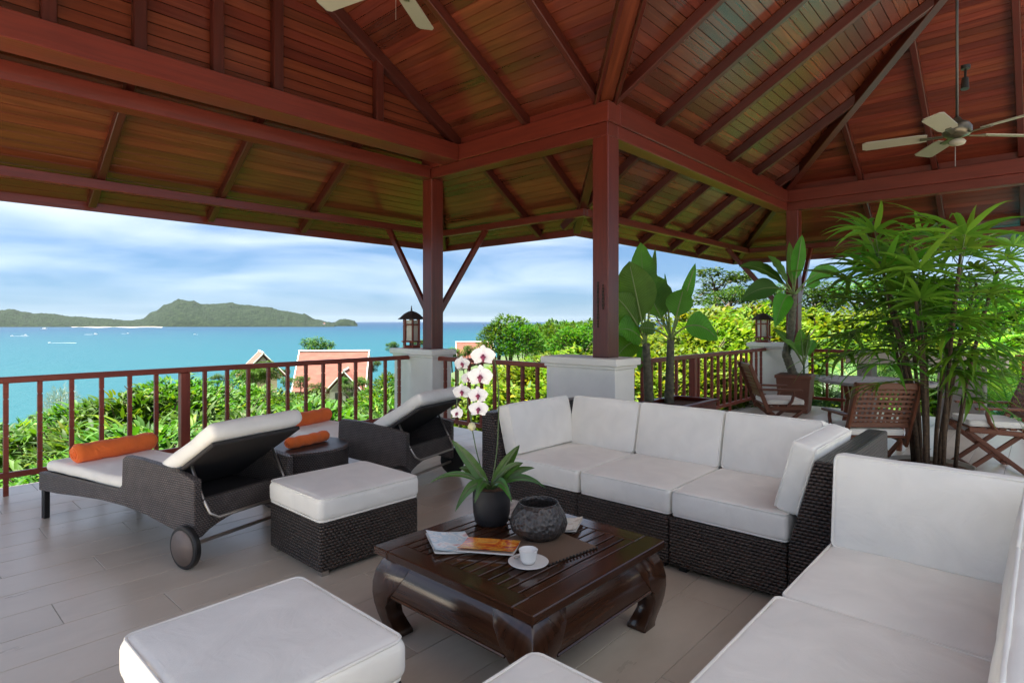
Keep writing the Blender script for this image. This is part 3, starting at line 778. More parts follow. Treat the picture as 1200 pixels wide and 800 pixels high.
def print_mat(name, cols, sc=9, seed=0):
    m, t, b = newmat(name); uv = N(t, 'ShaderNodeUVMap'); mp = N(t, 'ShaderNodeMapping'); mp.inputs['Location'].default_value = (seed, seed*.7, 0); t.links.new(uv.outputs[0], mp.inputs[0])
    n = N(t, 'ShaderNodeTexNoise', i_Scale=float(sc), i_Detail=3.0, i_Distortion=1.2); t.links.new(mp.outputs[0], n.inputs['Vector'])
    t.links.new(ramp(t, n.outputs[0], [(.28+.44*k/(len(cols)-1), c_) for k, c_ in enumerate(cols)]), b.inputs['Base Color']); b.inputs['Roughness'].default_value = .25; return m
PAPER = plain('page_paper', (.72, .70, .66), .5)
def booklet(name, label, x, y, z, rz, w, l, th, cover, flare=.03):
    """a magazine whose cover and pages curl up towards one edge"""
    t = empty(name, (x, y, z), rz, label, 'magazine')
    def sheet(nm, z0, lift, mat, zt):
        mb = MB(); n = 10; vs = []
        for i in range(n+1):
            s = i/n; zz = z0+lift*s**2.2
            for q in (-l/2, l/2): vs += [(-w/2+w*s, q, zz), (-w/2+w*s, q, zz+zt)]
        fs = []
        for i in range(n):
            a, b_ = 4*i, 4*i+4
            fs += [(a+1, a+3, b_+3, b_+1), (a, b_, b_+2, a+2), (a, a+1, b_+1, b_), (a+2, b_+2, b_+3, a+3)]
        fs += [(0, 2, 3, 1), (4*n, 4*n+1, 4*n+3, 4*n+2)]
        mb.add(vs, fs, [[(vs[q][0], vs[q][1]) for q in f] for f in fs]); return mb.build(nm, mat, t, smooth=True, auto=.6)
    sheet('pages', 0, flare*.55, PAPER, th)
    sheet('cover', th+.0008, flare, cover, .0012)
    return t
booklet('magazine', 'open pale blue magazine lying flat beside the black plant pot', 1.90, 2.13, ZT, R(150), .20, .26, .006,
        print_mat('pale_blue_print', [(.10, .16, .24), (.62, .60, .58), (.30, .42, .50), (.66, .66, .64), (.45, .12, .10)], 11, 2), .028)
mg = booklet('magazine', 'orange and red magazine cover on the slatted table top', 1.99, 1.955, ZT, R(212), .205, .265, .006,
        print_mat('orange_print', [(.04, .13, .24), (.55, .06, .02), (.80, .26, .02), (.85, .44, .08), (.42, .04, .02)], 14, 5), .026)
mb = MB(); mb.box(-.06, .055, .0, .055, .066, .0006); mb.build('title_strip', plain('pale_print', (.75, .62, .45), .3), mg, loc=(0.0, .02, .0075))
booklet('magazine', 'grey magazine with torn white pages behind the dark bowl', 2.47, 2.16, ZT, R(20), .20, .28, .006,
        print_mat('grey_print', [(.10, .09, .08), (.40, .38, .36), (.62, .58, .52), (.15, .13, .12)], 12, 9), .03)
booklet('magazine', 'cream magazine half hidden beside the bowl on the placemat', 2.47, 1.86, ZT+.0045, R(-65), .14, .2, .004,
        print_mat('cream_print', [(.45, .36, .22), (.62, .55, .42), (.35, .20, .10)], 12, 12), .02)

# ================================================================ sun loungers
def make_lounger():
    t = empty('sun_lounger', (0, 0, 0))
    wk = M['wicker2']
    HW = .375
    # side panel outline in (y, z): wheel end y=0, foot y=1.86
    top = [(-.04, .53), (.10, .555), (.35, .585), (.55, .598), (.70, .600), (.735, .575), (.745, .40), (.80, .355), (1.3, .352), (1.86, .352)]
    bot = [(1.86, .215), (1.6, .222), (1.3, .245), (1.0, .262), (.7, .262), (.45, .24), (.2, .20), (.02, .17), (-.04, .17)]
    for sx in (-1, 1):
        mb = MB(); mb.prism([(sx*HW, y, z) for y, z in top+bot], (-sx*.05, 0, 0)); mb.build('side_panel', wk, t, bevel=.008, seg=2)
    mb = MB(); mb.box(-HW+.05, 1.81, .216, HW-.05, 1.858, .351); mb.build('foot_panel', wk, t, bevel=.006)
    arch = [(-HW+.05+(2*HW-.1)*k/12, .17+.09*math.sin(PI*k/12)**.7) for k in range(13)]
    mb = MB(); mb.prism([(x, -.035, z) for x, z in arch]+[(HW-.05, -.035, .40), (-HW+.05, -.035, .40)], (0, .04, 0)); mb.build('rear_panel', wk, t)
    mb = MB(); mb.box(-HW+.05, .02, .30, HW-.05, 1.81, .33); mb.build('deck', M['mesh'], t)
    for sx in (-1, 1):
        mb = MB(); mb.box(sx*(HW-.03)-.02, 1.80, 0, sx*(HW-.03)+.02, 1.845, .22); mb.build('leg', M['black'], t, bevel=.004)
        wh = MB(); wh.lathe([(.0, -.022), (.108, -.022), (.126, -.018), (.130, -.006), (.130, .012), (.124, .02), (.108, .022), (0, .022)], 36, cap=False)
        w = wh.build('wheel', M['black'], t, smooth=True, auto=.5, loc=(sx*(HW+.03), 0.0, .130), rot=(0, sx*PI/2, 0))
        hb = MB(); hb.lathe([(0, .0225), (.106, .0225), (.106, .0245), (0, .026)], 32, cap=False); hb.build('wheel_disc', plain('wheel_cover', (.17, .13, .11), .45), w, smooth=True)
    mb = MB(); mb.tube((-HW, 0, .13), (HW, 0, .13), .012); mb.build('axle', M['steel'], t)
    _cs[0] += 1
    me = cushion_mesh('seat_cushion', 2*HW-.10, 1.34, .085, .035, .008, _cs[0])
    link('seat_cushion', me, t, loc=(0, 1.205, .383))
    # raised backrest, hinged at y=.55
    a = R(31); Lb = .82
    br = empty('backrest', (0, .55, .365)); br.parent = t; br.rotation_euler = (-a, 0, 0)
    me = cushion_mesh('backrest', 2*HW-.06, Lb, .105, .04, .012, _cs[0]+50)
    bpy.data.objects.remove(br)
    br = link('backrest', me, t, loc=(0, .55-Lb/2*math.cos(a)-.03*math.sin(a), .365+Lb/2*math.sin(a)+.058), rot=(-a, 0, 0))
    mb = MB(); mb.box(-HW+.04, -Lb/2+.06, -.085, HW-.04, Lb/2, -.058); mb.build('backrest_frame', M['mesh'], br, bevel=.006)
    p = MB(); x = HW-.07
    p.path([(-x, .10, .60), (-x, -.02, .40), (-x+.01, -.075, .315), (-x+.05, -.10, .285), (x-.05, -.10, .285), (x-.01, -.075, .315), (x, -.02, .40), (x, .10, .60)], .0095, 8)
    p.build('prop_bar', M['steel'], t, smooth=True)
    return t
l1 = make_lounger(); l1.location = (1.69, 3.955, 0); l1.rotation_euler.z = R(14)
tag(l1, 'wicker sun lounger with raised back and orange bolster across its foot', 'sun lounger', 'wicker sun loungers by the sea railing')
l2 = copy_tree(l1); l2.location = (3.47, 4.20, 0); l2.rotation_euler.z = R(15)
tag(l2, 'wicker sun lounger next to the white plinth and braced column', 'sun lounger', 'wicker sun loungers by the sea railing')
def bolster(label, base, lx, ly, z, L, r, rz_extra=0, name='bolster', cat='bolster'):
    t = empty(name, base.matrix_basis @ Vector((lx, ly, z)), base.rotation_euler.z+rz_extra, label, cat)
    prof = []
    mb = MB(); n = 26; pts = []; rs = []
    for k in range(n+1):
        s = k/n; e_ = min(s, 1-s)*L
        rr = r*(1 if e_ > .03 else (.72+.28*math.sqrt(max(0, 1-(1-e_/.03)**2))))
        pts.append((-L/2+L*s, .004*math.sin(s*9), r+.003*math.sin(s*23))); rs.append(rr*(1+.02*math.sin(s*31)))
    mb.path(pts, rs, 22); mb.build('roll', M['orange'], t, smooth=True, auto=.8)
    for s in (-1, 1):          # the rolled end: a spiral lip
        sp = MB(); pp = [( s*(L/2+.002), (r*.66-.0016*k)*math.cos(k*.45), r+(r*.66-.0016*k)*math.sin(k*.45)) for k in range(26)]
        sp.path(pp, .006, 6); sp.build('rolled_edge', M['orange'], t, smooth=True)
    return t
bpy.context.view_layer.update()
bolster('orange bolster roll on the near sun lounger foot', l1, 0.02, 1.56, .425, .60, .072)
bolster('orange bolster roll half hidden behind the raised lounger back', l2, -.02, 1.50, .425, .60, .072)
# round wicker side table with rolled towels
t = empty('side_table', (2.50, 4.63, 0), 0, 'round dark wicker side table between the two sun loungers', 'side table')
mb = MB(); mb.lathe([(.335, .02), (.345, .03), (.345, .425), (.35, .43)], 48, cap=False); mb.build('drum', M['wicker2'], t, smooth=True)
mb = MB(); mb.lathe([(0, .455), (.33, .455), (.352, .452), (.36, .44), (.352, .428), (0, .428)], 48, cap=False); mb.build('top', M['wicker2'], t, smooth=True, auto=.9)
mb = MB(); mb.lathe([(.33, 0), (.335, .02), (0, .02)], 32, cap=False); mb.build('plinth_ring', M['black'], t)
side = t
bolster('folded orange towel roll lying on the round side table', side, .0, -.03, .455, .42, .046, R(12), 'towel', 'towel')

# ================================================================ folding teak chairs and round table
def make_chair():
    t = empty('folding_chair', (0, 0, 0)); K = M['teak']          # faces +x, width along y
    W = .27
    for s in (-1, 1):
        beam('front_leg', (-.26, s*(W-.03), .01), (.25, s*(W-.03), .43), .025, .045, K, t)
        beam('rear_leg', (.27, s*(W-.06), .01), (-.22, s*(W-.06), .43), .025, .045, K, t)
        beam('back_post', (-.17, s*W, .36), (-.40, s*W, .96), .028, .05, K, t)
        beam('armrest', (-.30, s*(W+.01), .655), (.20, s*(W+.01), .645), .055, .025, K, t)
        mb = MB(); pts = [(.02, s*W, .42), (.08, s*W, .50), (.10, s*W, .58), (.09, s*W, .63)]
        mb.path(pts, .018, 6); mb.build('arm_support', K, t)
        beam('seat_rail', (-.24, s*W, .42), (.25, s*W, .445), .025, .05, K, t)
    for k in range(6): beam('seat_slat', (-.20+k*.085, -W, .448), (-.20+k*.085, W, .448), .06, .018, K, t)
    cushion('seat_cushion', -.22, -W+.02, .452, .24, W-.02, .51, t, r=.025, puff=.008)
    def bp(z): return -.17-(z-.36)/.60*.23
    beam('back_rail', (bp(.95), -W, .95), (bp(.95), W, .95), .022, .06, K, t)
    beam('back_rail', (bp(.58), -W, .58), (bp(.58), W, .58), .022, .05, K, t)
    for k in range(1, 12):
        y = -W+2*W*k/12; beam('lattice_upright', (bp(.58), y, .58), (bp(.93), y, .93), .022, .008, K, t, bevel=0)
    for k in range(1, 8):
        z = .565+.36*k/8; beam('lattice_bar', (bp(z)-.006, -W, z), (bp(z)-.006, W, z), .008, .022, K, t, bevel=0)
    beam('stretcher', (-.20, -W+.04, .06), (-.20, W-.04, .06), .02, .03, K, t)
    beam('stretcher', (.21, -W+.06, .06), (.21, W-.06, .06), .02, .03, K, t)
    return t
ch = make_chair()
G = 'teak folding armchairs round the dining table'
ch.location = at_depth(1012, 376, 5.6).to_2d().to_3d(); ch.rotation_euler.z = R(38)
tag(ch, 'teak folding chair turned away, its lattice back towards the sofa', 'chair', G)
c2 = copy_tree(ch); c2.location = at_depth(912, 376, 7.6).to_2d().to_3d(); c2.rotation_euler.z = R(-55)
tag(c2, 'teak folding armchair seen from the side near the railing and terracotta planter', 'chair', G)
c3 = copy_tree(ch); c3.location = at_depth(1158, 376, 6.0).to_2d().to_3d(); c3.rotation_euler.z = R(112)
tag(c3, 'teak folding armchair with crossed legs beside the lady palm', 'chair', G)
t = empty('dining_table', at_depth(1026, 376, 7.25).to_2d().to_3d(), 0, 'round weathered slatted dining table between the teak chairs', 'table')
r_ = .62
n = 13
for k in range(n):
    y0 = -r_+2*r_*k/n+.005; y1 = -r_+2*r_*(k+1)/n-.005; ym = max(abs(y0), abs(y1)); l = math.sqrt(max(.02, r_*r_-min(ym, r_*.985)**2))-.03
    bar('slat', -l, y0, .745, l, y1, .765, M['greywood'], t, .002)
mb = MB(); mb.lathe([(r_-.03, .735), (r_+.01, .735), (r_+.015, .75), (r_+.01, .768), (r_-.03, .768)], 48, cap=False); mb.build('rim', M['greywood'], t, smooth=True, auto=.6)
bar('batten', -.03, -.58, .715, .03, .58, .744, M['teak'], t)
for s in (-1, 1):
    for q in (-1, 1): beam('leg', (s*.38, q*.30, 0), (-s*.10, q*.30, .72), .05, .06, M['teak'], t)
    bar('stretcher', -.25 if s > 0 else .19, -.3, .18, -.19 if s > 0 else .25, .3, .22, M['teak'], t)

# ================================================================ lanterns on the plinths
M['lampglass'] = plain('frosted_lamp_glass', (.62, .60, .50), .3, noise_amt=.03)
def lantern(label, x, y, z):
    t = empty('lantern', (x, y, z), 0, label, 'lantern', 'timber lanterns on the plinths'); K = M['rail']
    mb = MB(); mb.lathe([(.13, 0), (.135, .02), (.12, .035), (.10, .04)], 6, cap=True); mb.build('base', K, t)
    mb = MB(); mb.lathe([(.155, .085), (.16, .095), (.15, .105)], 6, cap=True); mb.build('lower_ledge', K, t)
    for k in range(6):
        a = PI/3*k; x_, y_ = .115*math.cos(a), .115*math.sin(a)
        bar('lantern_post', x_-.012, y_-.012, .03, x_+.012, y_+.012, .42, K, t, .002)
    mb = MB(); mb.lathe([(.10, .10), (.10, .40)], 6, cap=True); mb.build('glass', M['lampglass'], t)
    mb = MB(); mb.lathe([(.132, .325), (.135, .335), (.132, .345)], 6, cap=True); mb.build('upper_ledge', K, t)
    mb = MB(); mb.lathe([(.205, .41), (.21, .42), (.17, .445), (.125, .485), (.10, .50), (.06, .52), (.012, .535)], 6, cap=True); mb.build('roof', M['deckdark'], t)
    mb = MB(); mb.lathe([(.006, .53), (.014, .555), (.006, .575), (.010, .59), (.0, .61)], 8, cap=False); mb.build('finial', M['deckdark'], t)
    return t
lantern('six-sided timber lantern on the plinth by the braced column', 5.27, 6.75, 1.112)
lantern('six-sided timber lantern on the far plinth beside the banana leaves', 11.02, 3.82, 1.112)

# ================================================================ ceiling fans and spotlight
M['fanmetal'] = plain('bronze_fan_body', (.10, .085, .06), .35, metal=.7)
M['blade'] = plain('cream_fan_blade', (.20, .18, .14), .5, noise_amt=.05)
def fan(label, x, y, z, top, rot, R_=.66):
    t = empty('ceiling_fan', (x, y, z), rot, label, 'ceiling fan', 'ceiling fans on long rods')
    mb = MB(); mb.tube((0, 0, .10), (0, 0, top-z), .010, n=12); mb.build('rod', M['black'], t, smooth=True)
    mb = MB(); mb.lathe([(.07, top-z-.08), (.06, top-z-.03), (.02, top-z)], 20, cap=True); mb.build('canopy', M['fanmetal'], t, smooth=True)
    mb = MB(); mb.lathe([(.02, .13), (.04, .10), (.08, .08), (.10, .045), (.10, .0), (.08, -.02), (.04, -.035), (.0, -.04)], 28, cap=False); mb.build('motor', M['fanmetal'], t, smooth=True)
    mb = MB(); mb.lathe([(.045, -.05), (.06, -.07), (.05, -.09), (0, -.1)], 20, cap=False); mb.build('switch_cap', M['blade'], t, smooth=True)
    mb = MB(); mb.tube((.03, 0, -.08), (.03, 0, -.26), .002, n=5); mb.build('pull_chain', M['steel'], t)
    for k in range(5):
        a = 2*PI*k/5; m_ = Matrix.Rotation(a, 4, 'Z') @ Matrix.Translation((0, 0, -.01)) @ Matrix.Rotation(R(12), 4, 'X')
        mb = MB(); mb.prism([(.20, -.055, 0), (.26, -.066, 0), (R_-.03, -.072, 0), (R_, -.05, 0), (R_, .05, 0), (R_-.03, .072, 0), (.26, .066, 0), (.20, .055, 0)], (0, 0, .008))
        b_ = mb.build('blade', M['blade'], t, mw=m_)
        mb = MB(); mb.box(.09, -.02, -.008, .25, .02, -.001); mb.build('blade_bracket', M['fanmetal'], b_)
    return t
fan('ceiling fan hanging in the lounge wing, only two cream blades in view', 2.42, 3.29, 3.83, ZR-.2, R(32), .68)
fan('ceiling fan with five cream blades hanging over the dining wing', 5.95, .53, 3.02, ZR-.2, R(28), .66)
sp = at_depth(1131, 92, 6.6)
t = empty('spotlight', sp, 0, 'small black spotlight fixed under the boarded ceiling', 'spotlight')
mb = MB(); mb.tube((0, 0, 0), (0, 0, -.13), .032, .04, n=16); mb.build('lamp_head', M['black'], t, smooth=True, auto=.5, mw=Matrix.Rotation(R(12), 4, 'Y'))
mb = MB(); mb.tube((-.0, 0, 0), (.05, 0, .12), .012, n=8); mb.build('bracket', M['black'], t)
mb = MB(); mb.lathe([(0, .12), (.045, .12), (.045, .16), (0, .16)], 16, .05, 0, cap=False); mb.build('mounting_plate', M['black'], t)

# ================================================================ stone counter at the far end
M['stone'] = plain('pale_sandstone', (.42, .37, .29), .75, noise_amt=.25, noise_scale=6, bumpd=.004)
M['render2'] = plain('grey_render', (.20, .18, .155), .8, noise_amt=.2, noise_scale=4, bumpd=.003)
t = empty('stone_counter', (10.3, 1.3, 0), 0, 'stone topped counter beyond the dining table, half hidden by the lady palm', 'counter')
mb = MB(); mb.box(-.30, -.93, .86, .30, .95, 1.03); mb.build('counter_slab', M['stone'], t, bevel=.012, seg=2)
mb = MB(); mb.box(-.22, -.70, 0, .22, -.18, .859); mb.build('pedestal', M['render2'], t, bevel=.01)
mb = MB(); mb.box(-.18, .62, 0, .18, .82, .859); mb.build('pedestal', M['render2'], t, bevel=.01)
# ================================================================ leaves
def leaf_mat(name, c0, c1, trans=.35, rough=.42, spec=.4, hue=.02):
    m = bpy.data.materials.new(name); m.use_nodes = True; t = m.node_tree; b = t.nodes['Principled BSDF']; out = t.nodes['Material Output']
    g = N(t, 'ShaderNodeNewGeometry'); oi = N(t, 'ShaderNodeObjectInfo')
    old_ = (min(.5, c1[0]*2.0), c1[1]*1.15, c1[2]*1.3)                # a few yellowing leaves
    col = ramp(t, g.outputs['Random Per Island'], [(0, c0), (.55, tuple((a+b_)/2 for a, b_ in zip(c0, c1))), (.90, c1), (1, old_)])
    hs = N(t, 'ShaderNodeHueSaturation'); t.links.new(col, hs.inputs['Color'])
    mr = N(t, 'ShaderNodeMapRange'); t.links.new(oi.outputs['Random'], mr.inputs[0]); mr.inputs[3].default_value = .66; mr.inputs[4].default_value = 1.25; t.links.new(mr.outputs[0], hs.inputs['Value'])
    m2 = N(t, 'ShaderNodeMapRange'); t.links.new(oi.outputs['Random'], m2.inputs[0]); m2.inputs[3].default_value = .5-hue; m2.inputs[4].default_value = .5+hue; t.links.new(m2.outputs[0], hs.inputs['Hue'])
    t.links.new(hs.outputs[0], b.inputs['Base Color']); b.inputs['Roughness'].default_value = rough; b.inputs['Specular IOR Level'].default_value = spec
    tr = N(t, 'ShaderNodeBsdfTranslucent'); t.links.new(mixc(t, 1.0, hs.outputs[0], (1.5, 1.5, .7), 'MULTIPLY'), tr.inputs[0])
    mx = N(t, 'ShaderNodeMixShader'); mx.inputs[0].default_value = trans
    t.links.new(b.outputs[0], mx.inputs[1]); t.links.new(tr.outputs[0], mx.inputs[2]); t.links.new(mx.outputs[0], out.inputs[0])
    return m
M['leaf_palm'] = leaf_mat('lady_palm_leaf', (.065, .190, .016), (.175, .360, .040), .40)
M['leaf_banana'] = leaf_mat('banana_leaf', (.075, .225, .022), (.130, .320, .036), .42, .34)
M['leaf_orchid'] = leaf_mat('orchid_leaf', (.035, .105, .018), (.060, .150, .024), .15, .28)
M['leaf_bright'] = leaf_mat('bright_shrub_leaf', (.014, .062, .004), (.066, .150, .009), .30, .55, .14)
M['leaf_yellow'] = leaf_mat('yellow_green_leaf', (.036, .085, .005), (.135, .185, .015), .34, .55, .14)
M['leaf_tree'] = leaf_mat('tree_leaf', (.013, .048, .004), (.048, .105, .009), .28, .55, .14)
M['leaf_dark'] = leaf_mat('dark_frond', (.026, .085, .014), (.070, .160, .024), .28)
M['leaf_grey'] = leaf_mat('grey_green_needle', (.06, .09, .05), (.10, .14, .08), .3)
def veins(m):
    t = m.node_tree; b = t.nodes['Principled BSDF']; uv = N(t, 'ShaderNodeUVMap'); sp_ = N(t, 'ShaderNodeSeparateXYZ'); t.links.new(uv.outputs[0], sp_.inputs[0])
    ab = N(t, 'ShaderNodeMath', operation='ABSOLUTE'); t.links.new(sp_.outputs[1], ab.inputs[0])
    su = N(t, 'ShaderNodeMath', operation='MULTIPLY_ADD'); t.links.new(ab.outputs[0], su.inputs[0]); su.inputs[1].default_value = -.45; t.links.new(sp_.outputs[0], su.inputs[2])
    mu = N(t, 'ShaderNodeMath', operation='MULTIPLY'); t.links.new(su.outputs[0], mu.inputs[0]); mu.inputs[1].default_value = 210.0
    si = N(t, 'ShaderNodeMath', operation='SINE'); t.links.new(mu.outputs[0], si.inputs[0])
    old = b.inputs['Base Color'].links[0].from_socket
    nz = N(t, 'ShaderNodeTexNoise', i_Scale=7.0, i_Detail=4.0); t.links.new(uv.outputs[0], nz.inputs['Vector'])
    c1_ = mixc(t, 1.0, old, ramp(t, si.outputs[0], [(0, .86), (1, 1.10)]), 'MULTIPLY'); c2_ = mixc(t, 1.0, c1_, ramp(t, nz.outputs[0], [(.3, .75), (.7, 1.2)]), 'MULTIPLY')
    t.links.new(c2_, b.inputs['Base Color']); bump(t, si.outputs[0], b, .002)
veins(M['leaf_banana'])
M['stem'] = plain('green_stem', (.06, .10, .03), .5)
M['midrib'] = plain('pale_midrib', (.20, .27, .09), .5)
M['cane'] = plain('fibrous_brown_cane', (.075, .045, .025), .85, noise_amt=.5, noise_scale=40, bumpd=.006)
M['bark'] = plain('tree_bark', (.10, .075, .05), .9, noise_amt=.4, noise_scale=10, bumpd=.02)
M['trunk_ring'] = plain('ringed_grey_stem', (.13, .12, .08), .8, noise_amt=.5, noise_scale=25, bumpd=.006)
M['terracotta'] = plain('terracotta', (.16, .062, .036), .7, noise_amt=.15, noise_scale=6)

def blade(mb, base, dirv, side, L, w, droop=.5, segs=5, fold=.25, shape=.45, twist=0):
    """one leaf blade with a midrib fold: starts at base towards dirv, bends down by droop"""
    base = Vector(base); d = Vector(dirv).normalized(); side = Vector(side); side = (side - d*side.dot(d)).normalized()
    up = side.cross(d).normalized()
    if up.z < 0: up = -up
    vs = []; p = base.copy(); st = L/segs
    for i in range(segs+1):
        s = i/segs
        ww = w*.5*max(.03, (math.sin(PI*min(1, (s*.94+.06))**shape)) if shape < 1 else math.sin(PI*s))
        if i == segs: ww = w*.015
        nrm = side.cross(d); nrm = nrm if nrm.z > 0 else -nrm
        vs += [p-side*ww+nrm*ww*fold, p.copy(), p+side*ww+nrm*ww*fold]
        d = (d + Vector((0, 0, -1))*droop/segs*(.4+1.2*s)).normalized(); p = p+d*st
    fs = []
    for i in range(segs):
        a = 3*i; fs += [(a, a+1, a+4, a+3), (a+1, a+2, a+5, a+4)]
    mb.v_off = len(mb.v); mb.add(vs, fs, [[(vs[q][0], vs[q][1]) for q in f] for f in fs])
def leafmesh(mb, name, mat, uvs=None):
    me = bpy.data.meshes.new(name); me.from_pydata(mb.v, [], mb.f); me.update()
    for p in me.polygons: p.use_smooth = True
    uvl = me.uv_layers.new(name='UVMap')
    if uvs:
        for l in me.loops: uvl.data[l.index].uv = uvs[l.vertex_index]
    me.materials.append(mat); return me

# ================================================================ lady palm
rnd = random.Random(3)
def fan_leaf(name, n, L, w, seed):
    r = random.Random(seed); mb = MB()
    for k in range(n):
        a = (k/(n-1)-.5)*R(215); a += r.uniform(-.06, .06)
        d = Vector((math.cos(a)*math.cos(.25), math.sin(a), .10+.10*math.cos(a)))
        blade(mb, Vector((.012*math.cos(a), .012*math.sin(a), 0)), d, Vector((-math.sin(a), math.cos(a), 0)), L*(.78+.22*math.cos(a))*r.uniform(.88, 1.08), w*r.uniform(.8, 1.15), r.uniform(.6, 1.5), 6, .35, .55)
    return leafmesh(mb, name, M['leaf_palm'])
FANS = [fan_leaf('fan_leaf', n, L, w, s) for n, L, w, s in ((9, .54, .044, 1), (8, .58, .047, 2), (10, .50, .040, 3), (8, .60, .048, 4), (9, .46, .042, 5))]
PX, PY = at_depth(1090, 376, 5.3).to_2d()
lp = empty('lady_palm', (PX, PY, 0), 0, 'tall many-stemmed lady palm in a low dish pot behind the sofa', 'palm')
mb = MB(); mb.lathe([(.20, 0), (.24, .01), (.30, .17), (.33, .20), (.335, .215), (.32, .215), (.29, .185)], 36, cap=False); mb.build('pot', plain('grey_pot', (.30, .26, .21), .6), lp, smooth=True, auto=.7)
mb = MB(); mb.lathe([(0, .19), (.30, .185)], 24, cap=False); mb.build('soil', M['soil'], lp)
for k in range(14):
    a = rnd.uniform(0, 2*PI); rr = rnd.uniform(.02, .20); bx, by = rr*math.cos(a), rr*math.sin(a)
    hh = rnd.choice([1.15, 1.45, 1.6, 1.75, 1.85, 1.95, 2.0]) + rnd.uniform(-.1, .1)
    if k < 5: hh = 1.75+.10*k
    lean = rnd.uniform(.05, .28); tx, ty = bx+math.cos(a)*lean*hh*.75, by+math.sin(a)*lean*hh*.75
    pts = [(bx+(tx-bx)*s**1.6, by+(ty-by)*s**1.6, .17+(hh-.17)*s) for s in (0, .2, .4, .6, .8, 1)]
    mb = MB(); mb.path(pts, [.017, .017, .016, .015, .016, .012], 8); mb.build('cane', M['cane'], lp, smooth=True)
    nl = 6 if hh < 1.2 else 8
    for q in range(nl):
        s = 1-q*.055; pb = Vector((bx+(tx-bx)*s, by+(ty-by)*s, .17+(hh-.17)*s))
        az = a*.3 + q*2.4 + rnd.uniform(-.3, .3); el = R(62)-q*R(11)+rnd.uniform(-.12, .12)
        pl = rnd.uniform(.24, .42)
        d = Vector((math.cos(az)*math.cos(el), math.sin(az)*math.cos(el), math.sin(el)))
        pe = pb+d*pl
        o = link('leaf', FANS[rnd.randrange(5)], lp)
        x = (d*.9+Vector((math.cos(az), math.sin(az), -.25))*.45).normalized(); y = Vector((0, 0, 1)).cross(x).normalized(); z = x.cross(y)
        m_ = Matrix((x, y, z)).transposed().to_4x4() @ Matrix.Rotation(rnd.uniform(-.3, .3), 4, 'X'); m_.translation = pe
        o.matrix_basis = m_ @ Matrix.Scale(rnd.uniform(.85, 1.15), 4)
        mb = MB(); mb.path([pb, pb+d*pl*.5+Vector((0, 0, .01)), pe+x*.01], [.005, .0038, .003], 5, cap=False)
        mb.build('petiole', M['stem'], lp, smooth=True)

# ================================================================ big-leaved plants in planters
def big_leaf(parent, base, tip, width, sag=.12, roll=0, petiole=.25, mat='leaf_banana', name='leaf', tear=0, seed=0, face=None):
    """a banana-like blade from base to tip: petiole, arched midrib, wavy lamina"""
    if 'orchid' not in mat: width *= .84
    base, tip = Vector(base), Vector(tip); ax = tip-base; L = ax.length
    vd = Vector((-BS, -BC, .25)) if face is None else Vector(face)     # which way the upper side looks
    side = ax.cross(vd).normalized(); side = Matrix.Rotation(roll, 3, ax.normalized()) @ side
    nrm = side.cross(ax).normalized()
    if nrm.z < 0 and face is None: nrm = -nrm
    n = 16; mb = MB(); vs = []; pts = []
    for i in range(n+1):
        s = i/n; p = base+ax*s + Vector((0, 0, 1))*sag*L*4*s*(1-s)*.5
        pts.append(p)
    for i in range(n+1):
        s = i/n
        q = max(0, (s-petiole)/(1-petiole)); w = width*.5*(math.sin(PI*min(1, q**.80))**.78 if 0 < q < 1 else 0)
        if q == 0: w = .012
        wv = .035*width*math.sin(i*2.3+seed)
        p = pts[i]
        vs += [p-side*w+nrm*(w*.22+wv), p-side*w*.5+nrm*w*.14, p, p+side*w*.5+nrm*w*.14, p+side*w+nrm*(w*.22-wv)]
    fs = [(5*i+k, 5*i+k+1, 5*i+5+k+1, 5*i+5+k) for i in range(n) for k in range(4)]
    mb.add(vs, fs, None)
    o = link(name, leafmesh(mb, name, M[mat], [(i/n*L, (k-2)*width*.25) for i in range(n+1) for k in range(5)]), parent)
    o.location = -parent.location
    mr = MB(); mr.path([p-nrm*.004 for p in pts[:-1]], [.011*(1-.8*i/n)+.002 for i in range(n)], 6); r_ = mr.build('midrib', M['stem' if mat == 'leaf_orchid' else 'midrib'], o, smooth=True)
    return o
def ringed_trunk(parent, pts, r0, r1, mat='trunk_ring', name='trunk'):
    mb = MB(); P_ = [Vector(p) for p in pts]; out = []; rs = []; n = len(P_)-1; m_ = 12
    for i in range(n):
        for k in range(m_):
            s = (i+k/m_)/n; out.append(P_[i].lerp(P_[i+1], k/m_)); rs.append((r0+(r1-r0)*s)*(1.0 if k % 2 else .9))
    out.append(P_[-1]); rs.append(r1)
    mb.path(out, rs, 10); o = mb.build(name, M[mat], parent, smooth=True); o.location = -parent.location; return o
D1 = 7.05
pl = empty('planter_box', (6.55, 3.24, 0), 0, 'dark timber planter box holding two banana plants beside the sofa plinth', 'planter')
mb = MB()
for x0, y0, x1, y1 in ((-.42, -.27, .42, -.235), (-.42, .235, .42, .27), (-.42, -.234, -.385, .234), (.385, -.234, .42, .234)):
    bar('side_board', x0, y0, .03, x1, y1, .52, M['beam'], pl)
bar('rim', -.45, -.30, .52, .45, -.22, .55, M['beam'], pl); bar('rim', -.45, .22, .52, .45, .30, .55, M['beam'], pl)
bar('rim', -.45, -.219, .52, -.37, .219, .55, M['beam'], pl); bar('rim', .37, -.219, .52, .45, .219, .55, M['beam'], pl)
mb = MB(); mb.box(-.385, -.234, .05, .385, .234, .50); mb.build('soil', M['soil'], pl)
mb = MB(); mb.box(-.40, -.25, 0, .40, .25, .03); mb.build('base', M['deckdark'], pl)
def px(u, v, d): return at_depth(u, v, d)
